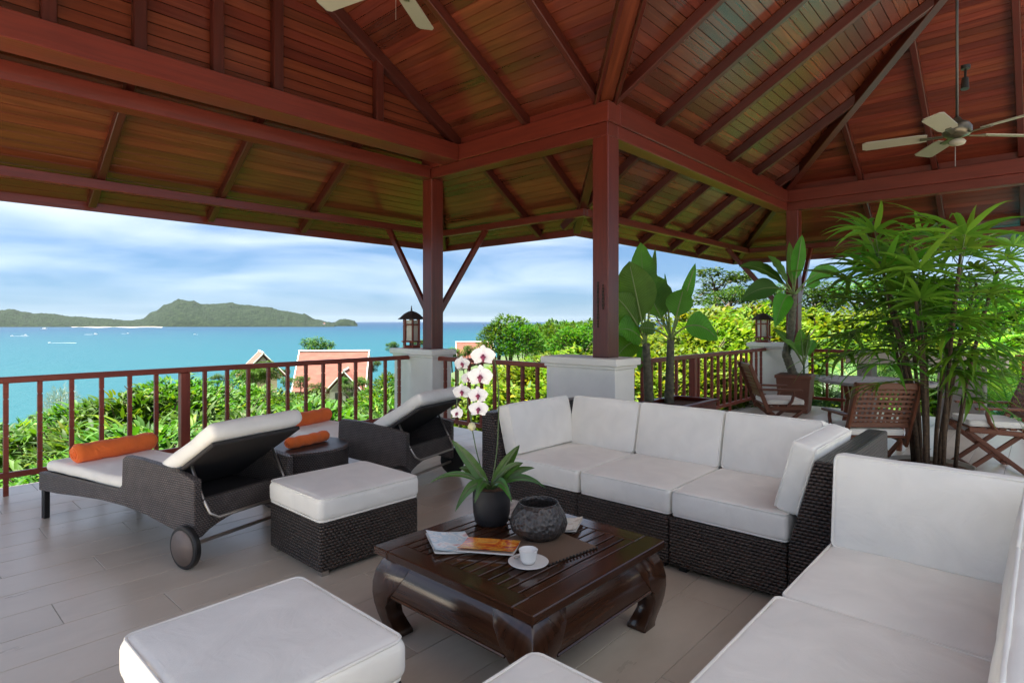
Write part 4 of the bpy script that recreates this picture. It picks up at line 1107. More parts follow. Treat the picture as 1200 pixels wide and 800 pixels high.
for idx, (ub, ut, vt, dd, leaves) in enumerate((
    (761, 757, 402, 7.0, [((757, 402), (737, 306), .58, .03, .30), ((757, 402), (751, 284), .42, .02, .40), ((757, 404), (722, 388), .50, .34, .20),
                    ((757, 405), (749, 436), .16, .35, .15), ((757, 402), (718, 345), .46, .20, .25), ((757, 402), (768, 290), .13, .0, .3), ((757, 404), (716, 430), .36, .45, .28)]),
    (784, 786, 398, 7.15, [((786, 398), (815, 308), .17, -.06, .42), ((786, 396), (744, 314), .66, .04, .28), ((786, 398), (842, 398), .40, .62, .32),
                    ((786, 396), (779, 320), .06, 0, .5), ((786, 398), (801, 338), .38, .05, .45), ((786, 398), (772, 330), .36, .02, .45), ((786, 398), (748, 385), .22, .2, .5)]))):
    b = empty('banana_plant', px(ub, 455, dd).to_2d().to_3d()+Vector((0, 0, .50)), 0,
              ('banana plant with broad upright leaves nearest the bare column' if idx == 0 else 'banana plant with one leaf drooping towards the railing'), 'plant', 'banana plants')
    ringed_trunk(b, [b.location-Vector((0, 0, .02)), b.location*.5+px(ut, vt, dd)*.5, px(ut, vt, dd)], .062, .045)
    for k, (a, t_, w, sg, pt) in enumerate(leaves): big_leaf(b, px(*a, dd), px(*t_, dd+(.35 if k % 2 else -.3)), w, sg, R((-14, 10, 20, 0, -8, 5, 12)[k]), pt, seed=k+idx*3)
# terracotta planter with a bent stem plant
D2 = 9.75
tp = empty('terracotta_planter', px(932, 376, D2).to_2d().to_3d(), R(8), 'square terracotta planter with a bent banana stem in front of the far plinth', 'planter')
mb = MB(); w0, w1 = .21, .26
mb.add([(-w0, -w0, 0), (w0, -w0, 0), (w0, w0, 0), (-w0, w0, 0), (-w1, -w1, .60), (w1, -w1, .60), (w1, w1, .60), (-w1, w1, .60)], [(0, 3, 2, 1), (4, 5, 6, 7), (0, 1, 5, 4), (1, 2, 6, 5), (2, 3, 7, 6), (3, 0, 4, 7)])
mb.build('pot', M['terracotta'], tp, bevel=.01)
mb = MB(); mb.box(-w1-.015, -w1-.015, .56, w1+.015, w1+.015, .615); mb.build('rim', M['terracotta'], tp, bevel=.008)
mb = MB(); mb.box(-w1+.03, -w1+.03, .6, w1-.03, w1-.03, .62); mb.build('soil', M['soil'], tp)
b = empty('banana_plant', px(930, 436, D2), 0, 'large banana plant on a bent stem before the far column', 'plant', 'banana plants')
ringed_trunk(b, [px(930, 440, D2), px(921, 415, D2), px(927, 388, D2), px(930, 345, D2)], .075, .06)
for k, (a, t_, w, sg, pt) in enumerate([((930, 345), (866, 312), .34, .25, .15), ((930, 345), (868, 352), .42, .40, .30), ((930, 348), (908, 384), .36, .55, .30),
        ((930, 345), (925, 283), .20, 0, .2), ((930, 345), (940, 275), .26, .05, .25), ((930, 347), (962, 330), .20, .15, .45), ((930, 345), (900, 300), .36, .1, .25), ((930, 346), (985, 318), .3, .3, .3)]):
    big_leaf(b, px(*a, D2), px(*t_, D2+(.3 if k % 2 else -.35)), w, sg, R((25, -10, 15, 0, -20, 10, 30, 12)[k]), pt, seed=k, mat='leaf_dark' if k in (0, 1) else 'leaf_banana')
b = empty('young_banana_plant', px(942, 436, D2-.1), 0, 'small young plant with pale upright leaves in the terracotta planter', 'plant')
ringed_trunk(b, [px(942, 440, D2-.1), px(942, 425, D2-.1)], .02, .015, 'stem')
for k, (t_, w, sg) in enumerate([((938, 385), .26, .0), ((955, 398), .20, .3), ((948, 390), .16, .1), ((905, 385), .18, .25), ((917, 398), .14, .3)]):
    big_leaf(b, px(942, 428, D2-.1), px(*t_, D2-.1+(.15 if k % 2 else -.2)), w, sg, R(8*k-10), .25, seed=k)

# ================================================================ orchid on the coffee table
D3 = 3.13
oc = empty('potted_orchid', (2.25, 2.195, ZT), 0, 'white orchid with strap leaves in a black round pot on the coffee table', 'orchid')
mb = MB(); mb.lathe([(.0, 0), (.075, 0), (.088, .01), (.099, .06), (.102, .13), (.100, .185), (.102, .192), (.096, .192), (.092, .17)], 36, cap=False); mb.build('pot', M['pot'], oc, smooth=True, auto=.8)
mb = MB(); mb.lathe([(0, .19), (.05, .185), (.094, .172)], 24, cap=False); mb.build('bark_chips', M['soil'], oc, smooth=True)
crown = (575, 574)
for k, (t_, w, sg, dd) in enumerate([((529, 515), .066, .08, .05), ((609, 521), .066, .06, -.08), ((627, 548), .046, .25, .0), ((613, 542), .055, .2, -.16), ((533, 600), .055, .75, -.05), ((538, 548), .06, .25, .2),
        ((600, 588), .05, .6, -.2), ((556, 590), .05, .6, -.24), ((503, 566), .03, .4, .05), ((640, 572), .04, .4, .12)]):
    big_leaf(oc, px(*crown, D3), px(*t_, D3+dd), w, sg, R(10*(k % 3)-10), .02, 'leaf_orchid', seed=k)
mb = MB()
stem = [px(575, 575, D3), px(583, 520, D3+.02), px(584, 455, D3+.03), px(578, 418, D3+.02), px(569, 412, D3), px(562, 425, D3-.03), px(557, 455, D3-.04), px(553, 485, D3-.03), px(552, 502, D3-.03)]
def smooth_pts(P_, n=6):
    out = []
    for i in range(len(P_)-1):
        p0, p1, p2, p3 = P_[max(0, i-1)], P_[i], P_[i+1], P_[min(len(P_)-1, i+2)]
        for k in range(n):
            s = k/n; out.append(.5*((2*p1)+(p2-p0)*s+(2*p0-5*p1+4*p2-p3)*s*s+(3*p1-p0-3*p2+p3)*s**3))
    return out+[P_[-1]]
mb.path([p-Vector(oc.location) for p in smooth_pts([Vector(p) for p in stem])], .004, 6); mb.build('flower_stem', M['stem'], oc, smooth=True)
stem2 = [px(575, 575, D3), px(560, 535, D3+.05), px(548, 470, D3+.08), px(541, 420, D3+.08), px(536, 428, D3+.06), px(536, 462, D3+.05), px(534, 488, D3+.05)]
mb = MB(); mb.path([p-Vector(oc.location) for p in smooth_pts([Vector(p) for p in stem2])], .0035, 6); mb.build('flower_stem', M['stem'], oc, smooth=True)
def petal_mat():
    m, t, b = newmat('white_orchid_petal'); tc = N(t, 'ShaderNodeTexCoord'); ln = N(t, 'ShaderNodeVectorMath', operation='LENGTH'); t.links.new(tc.outputs['Object'], ln.inputs[0])
    t.links.new(ramp(t, ln.outputs['Value'], [(.004, (.60, .25, .38)), (.016, (.82, .74, .76)), (.030, (.86, .84, .81))]), b.inputs['Base Color'])
    b.inputs['Roughness'].default_value = .55; b.inputs['Subsurface Weight'].default_value = .0; return m
PM = petal_mat(); LIP = plain('magenta_lip', (.26, .03, .085), .45)
fm = MB()
def petal(mb, ang, L, w, cup, z0):
    c_, s_ = math.cos(ang), math.sin(ang); n = 7; vs = []
    for i in range(n+1):
        s = i/n; ww = w*.5*math.sin(PI*min(1, (.05+.95*s)**.72))**.62 if i < n else w*.05
        for q in (-1, -.5, 0, .5, 1):
            x, y = q*ww, L*s; vs.append((x*c_-y*s_, x*s_+y*c_, z0+cup*(s*s)*.5-.008*abs(q)*math.sin(PI*s)+.003*math.sin(q*6+i)))
    fs = [(5*i+k, 5*i+k+1, 5*i+6+k, 5*i+5+k) for i in range(n) for k in range(4)]
    mb.add(vs, fs, [[(0, 0)]*4]*len(fs))
petal(fm, 0, .060, .046, .012, 0); petal(fm, R(128), .058, .044, .012, 0); petal(fm, R(-128), .058, .044, .012, 0)
petal(fm, R(82), .066, .078, .014, .004); petal(fm, R(-82), .066, .078, .014, .004)
FM = leafmesh(fm, 'flower', PM)
lm = MB(); lm.path([(0, .002, .002), (0, -.006, .014), (0, -.018, .018), (0, -.030, .012)], [.009, .0095, .008, .003], 8); lm.path([(-.014, -.004, .010), (0, -.008, .012), (.014, -.004, .010)], [.004, .008, .004], 8)
LM = lm.mesh('lip', smooth=True); LM.materials.append(LIP)
for u, v, dd, sc_, tw, tl in ((566, 417, -.05, 1.12, .1, -.15), (563, 441, -.09, 1.15, -.15, -.05), (541, 459, .01, .85, .2, .1), (560, 463, -.08, .9, .1, .0), (561, 479, -.08, .92, -.2, .1), (541, 426, .05, .8, .6, 0), (536, 484, .03, .7, -.6, .2), (549, 443, .02, .7, .3, .1)):
    o = link('flower', FM, oc); f_ = Vector((-BS+tw*BC, -BC-tw*BS, .10+tl)).normalized()
    y_ = Vector((0, 0, 1)); x_ = y_.cross(f_).normalized(); y_ = f_.cross(x_)
    m_ = Matrix((x_, y_, f_)).transposed().to_4x4(); m_.translation = px(u, v, D3+dd)-Vector(oc.location)
    o.matrix_basis = m_ @ Matrix.Scale(sc_*.9, 4); link('lip', LM, o)
bd = MB(); bd.lathe([(.0, -.014), (.011, -.008), (.014, .002), (.009, .012), (0, .016)], 12, cap=False)
o = bd.build('bud', plain('cream_bud', (.62, .58, .34), .5), oc, smooth=True); o.location = px(553, 500, D3-.05)-Vector(oc.location); o.scale = (1.6, 1.6, 1.6)
# ================================================================ land, sea, far shore
SEA = -60.0
def ground_z(x, y):
    s = max(0.0, (y-8)*.95 + max(-12, min(60, x-6))*.15)
    z = -1.5 - .17*s
    z += 11*math.exp(-(((x-105)/34)**2+((y-88)/26)**2)) + 3*math.exp(-(((x-62)/26)**2+((y-6)/26)**2)) + 1*math.exp(-(((x-30)/10)**2+((y-1)/14)**2))
    z += .5*noise.noise(Vector((x*.06, y*.06, 0)))
    if -17 < x < 13 and y < 8.2: z = min(z, -1.2)
    return max(z, SEA-3)
gx = [-420+20*k for k in range(19)]+[-40+2.5*k for k in range(57)]+[110+15*k for k in range(28)]
gy = [-260+20*k for k in range(11)]+[-40+2.5*k for k in range(57)]+[110+15*k for k in range(34)]
mb = MB(); vs = [(x, y, ground_z(x, y)) for x in gx for y in gy]; ny = len(gy)
mb.add(vs, [(i*ny+j, (i+1)*ny+j, (i+1)*ny+j+1, i*ny+j+1) for i in range(len(gx)-1) for j in range(ny-1)])
def ground_mat():
    m, t, b = newmat('overgrown_ground'); tc = N(t, 'ShaderNodeTexCoord'); n = N(t, 'ShaderNodeTexNoise', i_Scale=.6, i_Detail=8.0, i_Roughness=.7); t.links.new(tc.outputs['Object'], n.inputs['Vector'])
    g_ = ramp(t, n.outputs[0], [(.3, (.014, .026, .006)), (.55, (.030, .058, .010)), (.75, (.055, .065, .02))])
    sz_ = N(t, 'ShaderNodeSeparateXYZ'); t.links.new(tc.outputs['Object'], sz_.inputs[0]); mz = N(t, 'ShaderNodeMapRange'); t.links.new(sz_.outputs[2], mz.inputs[0]); mz.inputs[1].default_value = -56.5; mz.inputs[2].default_value = -58.5
    t.links.new(mixc(t, mz.outputs[0], g_, (.42, .38, .30)), b.inputs['Base Color']); b.inputs['Roughness'].default_value = .9; bump(t, n.outputs[0], b, .3); return m
mb.build('hillside', ground_mat(), smooth=True, kind='structure')
def sea_mat():
    m, t, b = newmat('sea_water'); tc = N(t, 'ShaderNodeTexCoord'); ln = N(t, 'ShaderNodeVectorMath', operation='LENGTH'); t.links.new(tc.outputs['Object'], ln.inputs[0])
    mpw = N(t, 'ShaderNodeMapping'); mpw.inputs['Rotation'].default_value = (0, 0, .74); mpw.inputs['Scale'].default_value = (1, .22, 1); t.links.new(tc.outputs['Object'], mpw.inputs[0])
    n = N(t, 'ShaderNodeTexNoise', i_Scale=.005, i_Detail=7.0, i_Roughness=.65); t.links.new(mpw.outputs[0], n.inputs['Vector'])
    ad = N(t, 'ShaderNodeMath', operation='MULTIPLY_ADD'); t.links.new(n.outputs[0], ad.inputs[0]); ad.inputs[1].default_value = 1500.0; t.links.new(ln.outputs['Value'], ad.inputs[2])
    sc_ = N(t, 'ShaderNodeMath', operation='DIVIDE'); t.links.new(ad.outputs[0], sc_.inputs[0]); sc_.inputs[1].default_value = 12000.0
    t.links.new(ramp(t, sc_.outputs[0], [(.07, (.009, .056, .068)), (.16, (.007, .049, .068)), (.45, (.004, .029, .058)), (.9, (.003, .020, .049))]), b.inputs['Base Color'])
    b.inputs['Roughness'].default_value = .6; b.inputs['Specular IOR Level'].default_value = .08
    n2 = N(t, 'ShaderNodeTexNoise', i_Scale=.05, i_Detail=6.0, i_Roughness=.7); t.links.new(tc.outputs['Object'], n2.inputs['Vector']); bump(t, n2.outputs[0], b, 3.0)
    return m
mb = MB(); Rr = 34000
ring = [0, 300, 900, 2500, 6000, 12000, 22000, Rr]; nn = 48
vs = [(0, 0, 0)]+[(r*math.cos(2*PI*k/nn), r*math.sin(2*PI*k/nn), 0) for r in ring[1:] for k in range(nn)]
fs = [(0, 1+k, 1+(k+1) % nn) for k in range(nn)]
for i in range(len(ring)-2):
    fs += [(1+i*nn+k, 1+(i+1)*nn+k, 1+(i+1)*nn+(k+1) % nn, 1+i*nn+(k+1) % nn) for k in range(nn)]
mb.add(vs, fs); mb.build('sea', sea_mat(), loc=(0, 0, SEA), kind='structure')
# far hills across the bay: crest (u, v) read off, distance from the waterline
def forest_mat():
    m, t, b = newmat('far_forest'); tc = N(t, 'ShaderNodeTexCoord'); n = N(t, 'ShaderNodeTexNoise', i_Scale=.022, i_Detail=9.0, i_Roughness=.85); t.links.new(tc.outputs['Object'], n.inputs['Vector'])
    t.links.new(ramp(t, n.outputs[0], [(.38, (.0015, .005, .003)), (.50, (.007, .016, .008)), (.60, (.016, .028, .012)), (.72, (.060, .050, .032))]), b.inputs['Base Color']); b.inputs['Roughness'].default_value = .95; b.inputs['Specular IOR Level'].default_value = .1; bump(t, n.outputs[0], b, 14); return m
FOREST = forest_mat()
def far_hill(name, crest, D, depth, seed=0):
    us = [crest[0][0]+k*.5 for k in range(int((crest[-1][0]-crest[0][0])/.5)+1)]
    def cv(u):
        for (a, b_), (c_, d_) in zip(crest, crest[1:]):
            if a <= u <= c_: s = (u-a)/(c_-a); s = s*s*(3-2*s); return b_+(d_-b_)*s
        return crest[-1][1]
    vs = []; rows = 40
    for u in us:
        top = EYE+(376-cv(u))/FPX*D - SEA
        for j in range(rows):
            s = j/(rows-1); d = D-depth*.5+depth*s
            prof = math.sin(PI*s)**.8
            p = at_depth(u, 376, d); nz = noise.fractal(Vector((p.x*.004, p.y*.004, seed)), 1, 2, 5)*.10
            vs.append((p.x, p.y, SEA-2+max(0, top*prof*(1+nz*min(1, prof*1.2)))+(2 if prof > .02 else 0)+(9*noise.noise(Vector((p.x*.022, p.y*.022, seed)))+6*noise.noise(Vector((p.x*.055, p.y*.055, seed)))+6)*min(1, prof*3)))
    fs = [(i*rows+j, (i+1)*rows+j, (i+1)*rows+j+1, i*rows+j+1) for i in range(len(us)-1) for j in range(rows-1)]
    mb = MB(); mb.add(vs, fs); return mb.build(name, FOREST, smooth=True, kind='structure')
far_hill('far_hills', [(-60, 362), (-20, 362), (0, 364), (14, 363), (28, 366), (42, 368), (60, 369), (90, 372), (120, 374), (150, 376), (165, 378)], 6600, 1400, 1)
far_hill('headland_hill', [(138, 381), (150, 377), (165, 375), (180, 366), (195, 358), (210, 352), (224, 353), (238, 357), (252, 358), (270, 357), (285, 359), (310, 361), (335, 365), (355, 369), (372, 375), (385, 378), (392, 380)], 6900, 1700, 4)
far_hill('islet_hill', [(384, 380.5), (392, 378), (400, 374.5), (408, 375), (415, 377), (419, 380.5)], 7000, 400, 8)
sand = plain('pale_sand', (.62, .56, .44), .9)
def strip(name, u0, u1, v, w, mat, z=.6):
    mb = MB(); n = 24; D = FPX*(EYE-SEA)/(v-376); vs = []
    for k in range(n+1):
        u = u0+(u1-u0)*k/n; a = at_depth(u, 376, D*(1+.03*math.sin(k*.7))); b_ = at_depth(u, 376, D*(1+.03*math.sin(k*.7))+w); vs += [(a.x, a.y, SEA+z), (b_.x, b_.y, SEA+z+2)]
    mb.add(vs, [(2*k, 2*k+2, 2*k+3, 2*k+1) for k in range(n)]); return mb.build(name, mat, kind='structure')
strip('far_beach', 84, 190, 383.4, 250, sand); strip('far_beach', 290, 395, 381.9, 160, sand, 1.2)
# houses on the far shore
hr = random.Random(5); wallm = plain('white_wall', (.72, .70, .65), .8); roofm = plain('red_brown_roof', (.30, .12, .08), .8)
def shore_house(k, u, v, w):
    D = 6200; p = at_depth(u, v, D)
    t = empty('shore_house', (p.x, p.y, p.z-9), hr.uniform(0, 1.5), 'small pale house among the trees on the far shore', 'house', 'houses along the far shore')
    mb = MB(); mb.box(-w/2, -w*.4, -14, w/2, w*.4, 9); mb.build('wall', wallm, t)
    mb = MB(); mb.prism([(-w*.56, -w*.48, 9), (-w*.56, w*.48, 9), (-w*.56, 0, 16)], (w*1.12, 0, 0)); mb.build('roof', roofm, t)
for k in range(22):
    u = hr.choice([hr.uniform(225, 320)]*3+[hr.uniform(165, 385)]); shore_house(k, u, 381-hr.uniform(.3, 6.5 if 235 < u < 305 else 2.0), hr.uniform(10, 24))
# boats with wakes
white = plain('white_boat_paint', (.80, .80, .78), .4); foam = plain('foam', (.78, .82, .82), .9)
def boat(label, u, v, L, rz, wake):
    p = at_z(u, v, SEA); t = empty('motor_boat', (p.x, p.y, SEA), rz, label, 'boat', 'boats out on the bay')
    w = L*.28
    mb = MB(); hull = [(-L/2, -w/2, .6), (L*.15, -w/2, .7), (L/2, 0, 1.2), (L*.15, w/2, .7), (-L/2, w/2, .6)]
    keel = [(-L/2, -w*.3, -.6), (L*.1, -w*.3, -.6), (L*.4, 0, -.4), (L*.1, w*.3, -.6), (-L/2, w*.3, -.6)]
    hz = L*.16; mb.add([(x, y, z*hz) for x, y, z in hull]+[(x, y, z*hz) for x, y, z in keel], [(0, 1, 2, 3, 4), (9, 8, 7, 6, 5)]+[(i, 5+i, 5+(i+1) % 5, (i+1) % 5) for i in range(5)]); mb.build('hull', white, t)
    mb = MB(); mb.box(-L*.25, -w*.35, hz*.6, L*.12, w*.35, hz*1.7); mb.build('cabin', white, t, bevel=.1)
    if wake:
        mb = MB(); mb.prism([(-L*.4, -w*.4, .25), (-L*.4-wake, -w*.9, .25), (-L*.4-wake, w*.9, .25), (-L*.4, w*.4, .25)], (0, 0, .4)); mb.build('wake', foam, t)
cr = math.atan2(-BS, BC)
boat('white motor boat with a long wake nearest the wooded far shore', 14, 394, 14, cr+PI, 60)
boat('white speedboat trailing foam in the turquoise water', 58, 402, 9, cr+PI, 70)
boat('large white ferry boat off the far wooded point', 52, 386, 46, cr, 0)
boat('white boat crossing below the far beach', 112, 392, 20, cr, 40)
boat('small white boat further along the far beach', 150, 391, 14, cr, 25)
boat('tiny white boat under the headland hill', 228, 392, 12, cr+PI, 10)
boat('white boat anchored behind the first speedboat', 30, 393, 16, cr, 10)

# ================================================================ shrubs and trees
def shrub_mesh(name, rx, rz, n, L, w, mat, seed, droop=.7, upb=.35, low=.0):
    r = random.Random(seed); mb = MB()
    for k in range(n):
        th = r.uniform(0, 2*PI); q = r.uniform(.25, 1)**.5; zz = r.uniform(low, 1)
        rad = rx*q*math.sqrt(max(.05, 1-(zz*.95)**2.4))*(1+.25*noise.noise(Vector((math.cos(th)*1.7, math.sin(th)*1.7, zz*3+seed))))
        p = Vector((rad*math.cos(th), rad*math.sin(th), rz*zz*(.85+.25*noise.noise(Vector((th, seed, 2))))))
        a = th+r.uniform(-1.0, 1.0); el = r.uniform(-.35, .75)+upb
        d = Vector((math.cos(a)*math.cos(el), math.sin(a)*math.cos(el), math.sin(el)))
        ll = L*r.uniform(.65, 1.15); blade(mb, p, d, Vector((-math.sin(a), math.cos(a), r.uniform(-.6, .6))), ll, w*r.uniform(.8, 1.2), droop*r.uniform(.5, 1.5), 3, .2, .6)
    return leafmesh(mb, name, mat)
def stems_mesh(rx, rz, n, seed):
    r = random.Random(seed); mb = MB()
    for k in range(n):
        a = r.uniform(0, 2*PI); e_ = Vector((rx*.7*math.cos(a), rx*.7*math.sin(a), rz*r.uniform(.6, .9)))
        mb.path([(e_.x*.1, e_.y*.1, -.5), e_*.5+Vector((0, 0, .1)), e_], [.03, .02, .008], 5)
    me = mb.mesh('stem'); me.materials.append(M['bark']); return me
SH = {}
SH['ginger'] = [(shrub_mesh('foliage', .95, 1.5, 820, (.36, .30, .40)[s-1], (.070, .075, .062)[s-1], M['leaf_bright'], s, .9, .35), stems_mesh(.95, 1.5, 9, s)) for s in (1, 2, 3)]
SH['hedge'] = [(shrub_mesh('foliage', 1.0, 1.5, 3000, .13, .06, M['leaf_yellow'], s, .5, .3), stems_mesh(1, 1.5, 9, s)) for s in (11, 12)]
SH['bush'] = [(shrub_mesh('foliage', 1.2, 1.7, 2700, .15, .06, M['leaf_bright'], s, .5, .3), stems_mesh(1.2, 1.7, 9, s)) for s in (21, 22)]
def plant(name, kind, x, y, z, sc_, label, cat, group, sz=1, rz=None):
    me, st = SH[kind][pr.randrange(len(SH[kind]))]
    t = empty(name, (x, y, z), pr.uniform(0, 6) if rz is None else rz, label, cat, group); t.scale = (sc_, sc_, sc_*sz)
    link('foliage', me, t); link('stem', st, t); return t
pr = random.Random(17)
def top_at(u, v, d, hgt): p = at_depth(u, v, d); return p.x, p.y, p.z-hgt
# big-leaved shrubs right outside the sea railing
k = 0
for row, (dy, zz) in enumerate(((7.75, -1.75), (8.9, -1.75), (10.2, -1.8), (11.8, -2.0))):
    x = -1.2+row*.3
    while x < 9.5+row*3:
        if row >= 1 or x < 6.2:
            u_ = x
            rise = .0 if x < 1.8 else .35
            plant('ginger_shrub', 'ginger', x+pr.uniform(-.2, .2), dy+pr.uniform(-.2, .25), zz-.25+rise+pr.uniform(-.15, .15)+(.12 if x < 1.2 else 0), pr.uniform(.95, 1.2),
                  'shrub with long bright green leaves crowding the sea railing', 'shrub', 'long-leaved shrubs outside the sea railing')
        if row in (1, 2) and pr.random() < .45:
            plant('leafy_bush', 'bush', x+.4, dy+.5, zz-.2+pr.uniform(-.1, .3), pr.uniform(.8, 1.05), 'rounded small-leaved green bush among the long-leaved shrubs by the railing', 'bush', 'small-leaved bushes among the railing shrubs')
        x += pr.uniform(.9, 1.2)
for u, v, d in ((20, 488, 13), (45, 485, 13.5), (75, 472, 14), (100, 465, 13), (8, 494, 11.5), (125, 458, 13.5), (150, 452, 13), (60, 490, 11.5), (95, 482, 11.5), (-20, 490, 12.5)):
    x, y, z = top_at(u, v, d, 1.75); plant('ginger_shrub', 'ginger', x, y, z, 1.12, 'shrub with long bright green leaves crowding the sea railing', 'shrub', 'long-leaved shrubs outside the sea railing')
# small-leaved bushes further down the slope, tops read from the photograph
for u, v, d in ((205, 424, 15), (190, 432, 14), (222, 432, 16), (165, 446, 14), (130, 455, 16), (250, 440, 20), (275, 436, 22), (300, 441, 22), (262, 446, 17), (325, 445, 20), (350, 446, 22), (372, 455, 20), (395, 470, 18), (420, 470, 18), (445, 440, 20), (340, 462, 16), (300, 462, 16), (465, 425, 24), (490, 420, 24), (430, 458, 22), (380, 466, 24), (235, 462, 15), (205, 460, 14)):
    x, y, z = top_at(u, v, d, 2.5); plant('leafy_bush', 'bush', x, y, z, 1.35, 'rounded small-leaved green bush on the slope below the railing', 'bush', 'green bushes on the slope below the railing')
# yellow-green hedge behind the plinths
for u, v, d in ((530, 425, 12), (548, 418, 13), (520, 440, 11), (600, 400, 15), (622, 396, 14), (645, 392, 14), (668, 386, 14), (690, 380, 13), (612, 412, 11), (640, 415, 10.5), (668, 408, 10.5), (590, 420, 12), (700, 402, 10.5), (730, 400, 11), (575, 425, 13), (560, 440, 11), (625, 440, 9.5), (655, 440, 9.5), (690, 430, 9.5)):
    x, y, z = top_at(u, v, d, 2.35); plant('croton_hedge', 'hedge', x, y, z, 1.3, 'dense yellow-green hedge bush behind the white plinths', 'bush', 'yellow-green hedge behind the plinths')
for u, v, d in ((745, 385, 13), (770, 392, 12), (800, 372, 14), (822, 352, 16), (790, 402, 11.5), (845, 362, 15), (865, 350, 17), (885, 345, 18), (905, 350, 18), (850, 392, 13), (825, 395, 12), (875, 385, 14), (808, 345, 20), (838, 338, 22), (870, 335, 24), (900, 335, 25), (930, 340, 24), (960, 345, 22), (990, 350, 22), (1020, 345, 24), (1060, 345, 24), (760, 412, 10.6), (830, 418, 10.8), (860, 415, 11.5), (900, 400, 15), (760, 372, 18), (735, 378, 19), (782, 372, 18)):
    x, y, z = top_at(u, v, d, 2.4*d/14); plant('yellow_green_tree', 'hedge', x, y, z, 1.45*d/14, 'yellow-green leafy bush growing beyond the side railing', 'bush', 'yellow-green bushes beyond the side railing')
for u, v, d in ((1100, 345, 24), (1140, 338, 24), (1180, 335, 22), (1210, 340, 20), (1120, 372, 19), (1160, 375, 18), (1195, 372, 17), (1080, 372, 20), (1040, 378, 19), (1000, 380, 19), (965, 378, 19), (1230, 380, 16), (1150, 395, 16), (1190, 398, 15), (1100, 398, 16)):
    x, y, z = top_at(u, v, d, 2.6*d/15); plant('garden_bush', 'bush' if u % 40 else 'hedge', x, y, z, 1.5*d/15, 'sunlit green bush in the garden beyond the stone counter', 'bush', 'green bushes beyond the stone counter')

# trees
def tree_meshes(seed, H, rx, n, L, mat, clumps=9, flat=.7):
    r = random.Random(seed); tr = MB(); cr_ = MB(); cs = []
    trunk = [Vector((0, 0, -1)), Vector((r.uniform(-.2, .2), r.uniform(-.2, .2), H*.3)), Vector((r.uniform(-.4, .4), r.uniform(-.4, .4), H*.6))]
    tr.path(trunk, [H*.035, H*.028, H*.018], 8)
    for k in range(clumps):
        a = 2*PI*k/clumps*1.7+r.uniform(-.4, .4); q = rx*r.uniform(.25, .85); c_ = Vector((q*math.cos(a), q*math.sin(a), H*(.38+.54*r.random()*(1-.35*q/rx))))
        cs.append((c_, rx*r.uniform(.32, .52)))
        tr.path([trunk[1].lerp(trunk[2], r.uniform(.2, 1)), (trunk[2]+c_)*.5+Vector((0, 0, .1)), c_], [H*.014, H*.009, H*.004], 5)
    for c_, rr in cs:
        for k in range(n//clumps):
            d = Vector((r.gauss(0, 1), r.gauss(0, 1), r.gauss(0, 1))).normalized(); p = c_+Vector((d.x, d.y, d.z*flat))*rr*r.uniform(.45, 1.05)
            a = math.atan2(d.y, d.x)+r.uniform(-.9, .9); el = r.uniform(-.4, .7)
            blade(cr_, p, Vector((math.cos(a)*math.cos(el), math.sin(a)*math.cos(el), math.sin(el))), Vector((-math.sin(a), math.cos(a), r.uniform(-.7, .7))), L*r.uniform(.6, 1.2), L*.55*r.uniform(.7, 1.2), .4, 2, .2, .6)
    a_ = tr.mesh('trunk', smooth=True); a_.materials.append(M['bark'])
    return a_, leafmesh(cr_, 'crown', mat)
TR = [tree_meshes(1, 6, 2.6, 3200, .34, M['leaf_tree']), tree_meshes(2, 7, 3.0, 3400, .36, M['leaf_tree'], 11), tree_meshes(3, 6.5, 3.2, 2400, .38, M['leaf_tree'], 8, .35), tree_meshes(4, 5, 2.3, 3000, .30, M['leaf_bright'], 10)]
def tree(var, u, v, d, wpx, label, group=None, name='broadleaf_tree', sz=1.0):
    base_r = (2.6, 3.0, 3.2, 2.3)[var]*1.25; H = (6, 7, 6.5, 5)[var]
    s = (wpx/2)/FPX*d/base_r; p = at_depth(u, v, d)
    t = empty(name, (p.x, p.y, p.z-H*1.0*s*sz), pr.uniform(0, 6), label, 'tree', group); t.scale = (s, s, s*sz)
    link('trunk', TR[var][0], t); link('crown', TR[var][1], t); return t
for u, v, d, s in ((597, 363, 30, 1.25), (584, 374, 30, 1.0), (612, 374, 29, 1.05)):
    x, y, z = top_at(u, v, d, 1.75*s); plant('dense_tree', 'bush', x, y, z, s, 'dense rounded dark green tree clump rising above the hedge by the sea', 'tree', 'rounded tree clump above the hedge')
tree(0, 368, 390, 110, 54, 'loose grey-green tree standing behind the red roofed house')
tree(2, 838, 304, 40, 100, 'spreading flat-topped tree above the yellow-green bushes')
tree(1, 858, 330, 36, 70, 'smaller tree below the flat-topped tree')
for u, v, d, w in ((640, 371, 130, 22), (654, 369, 135, 24), (668, 370, 130, 22), (682, 369, 125, 24), (697, 370, 120, 24), (712, 372, 120, 22), (632, 374, 135, 16), (675, 374, 110, 22), (655, 376, 115, 22)):
    x, y, z = top_at(u, v, d, 9); plant('distant_tree', 'bush', x, y, z, 5.0, 'distant tree on the low wooded point beyond the hedge', 'tree', 'trees on the low point beyond the hedge')
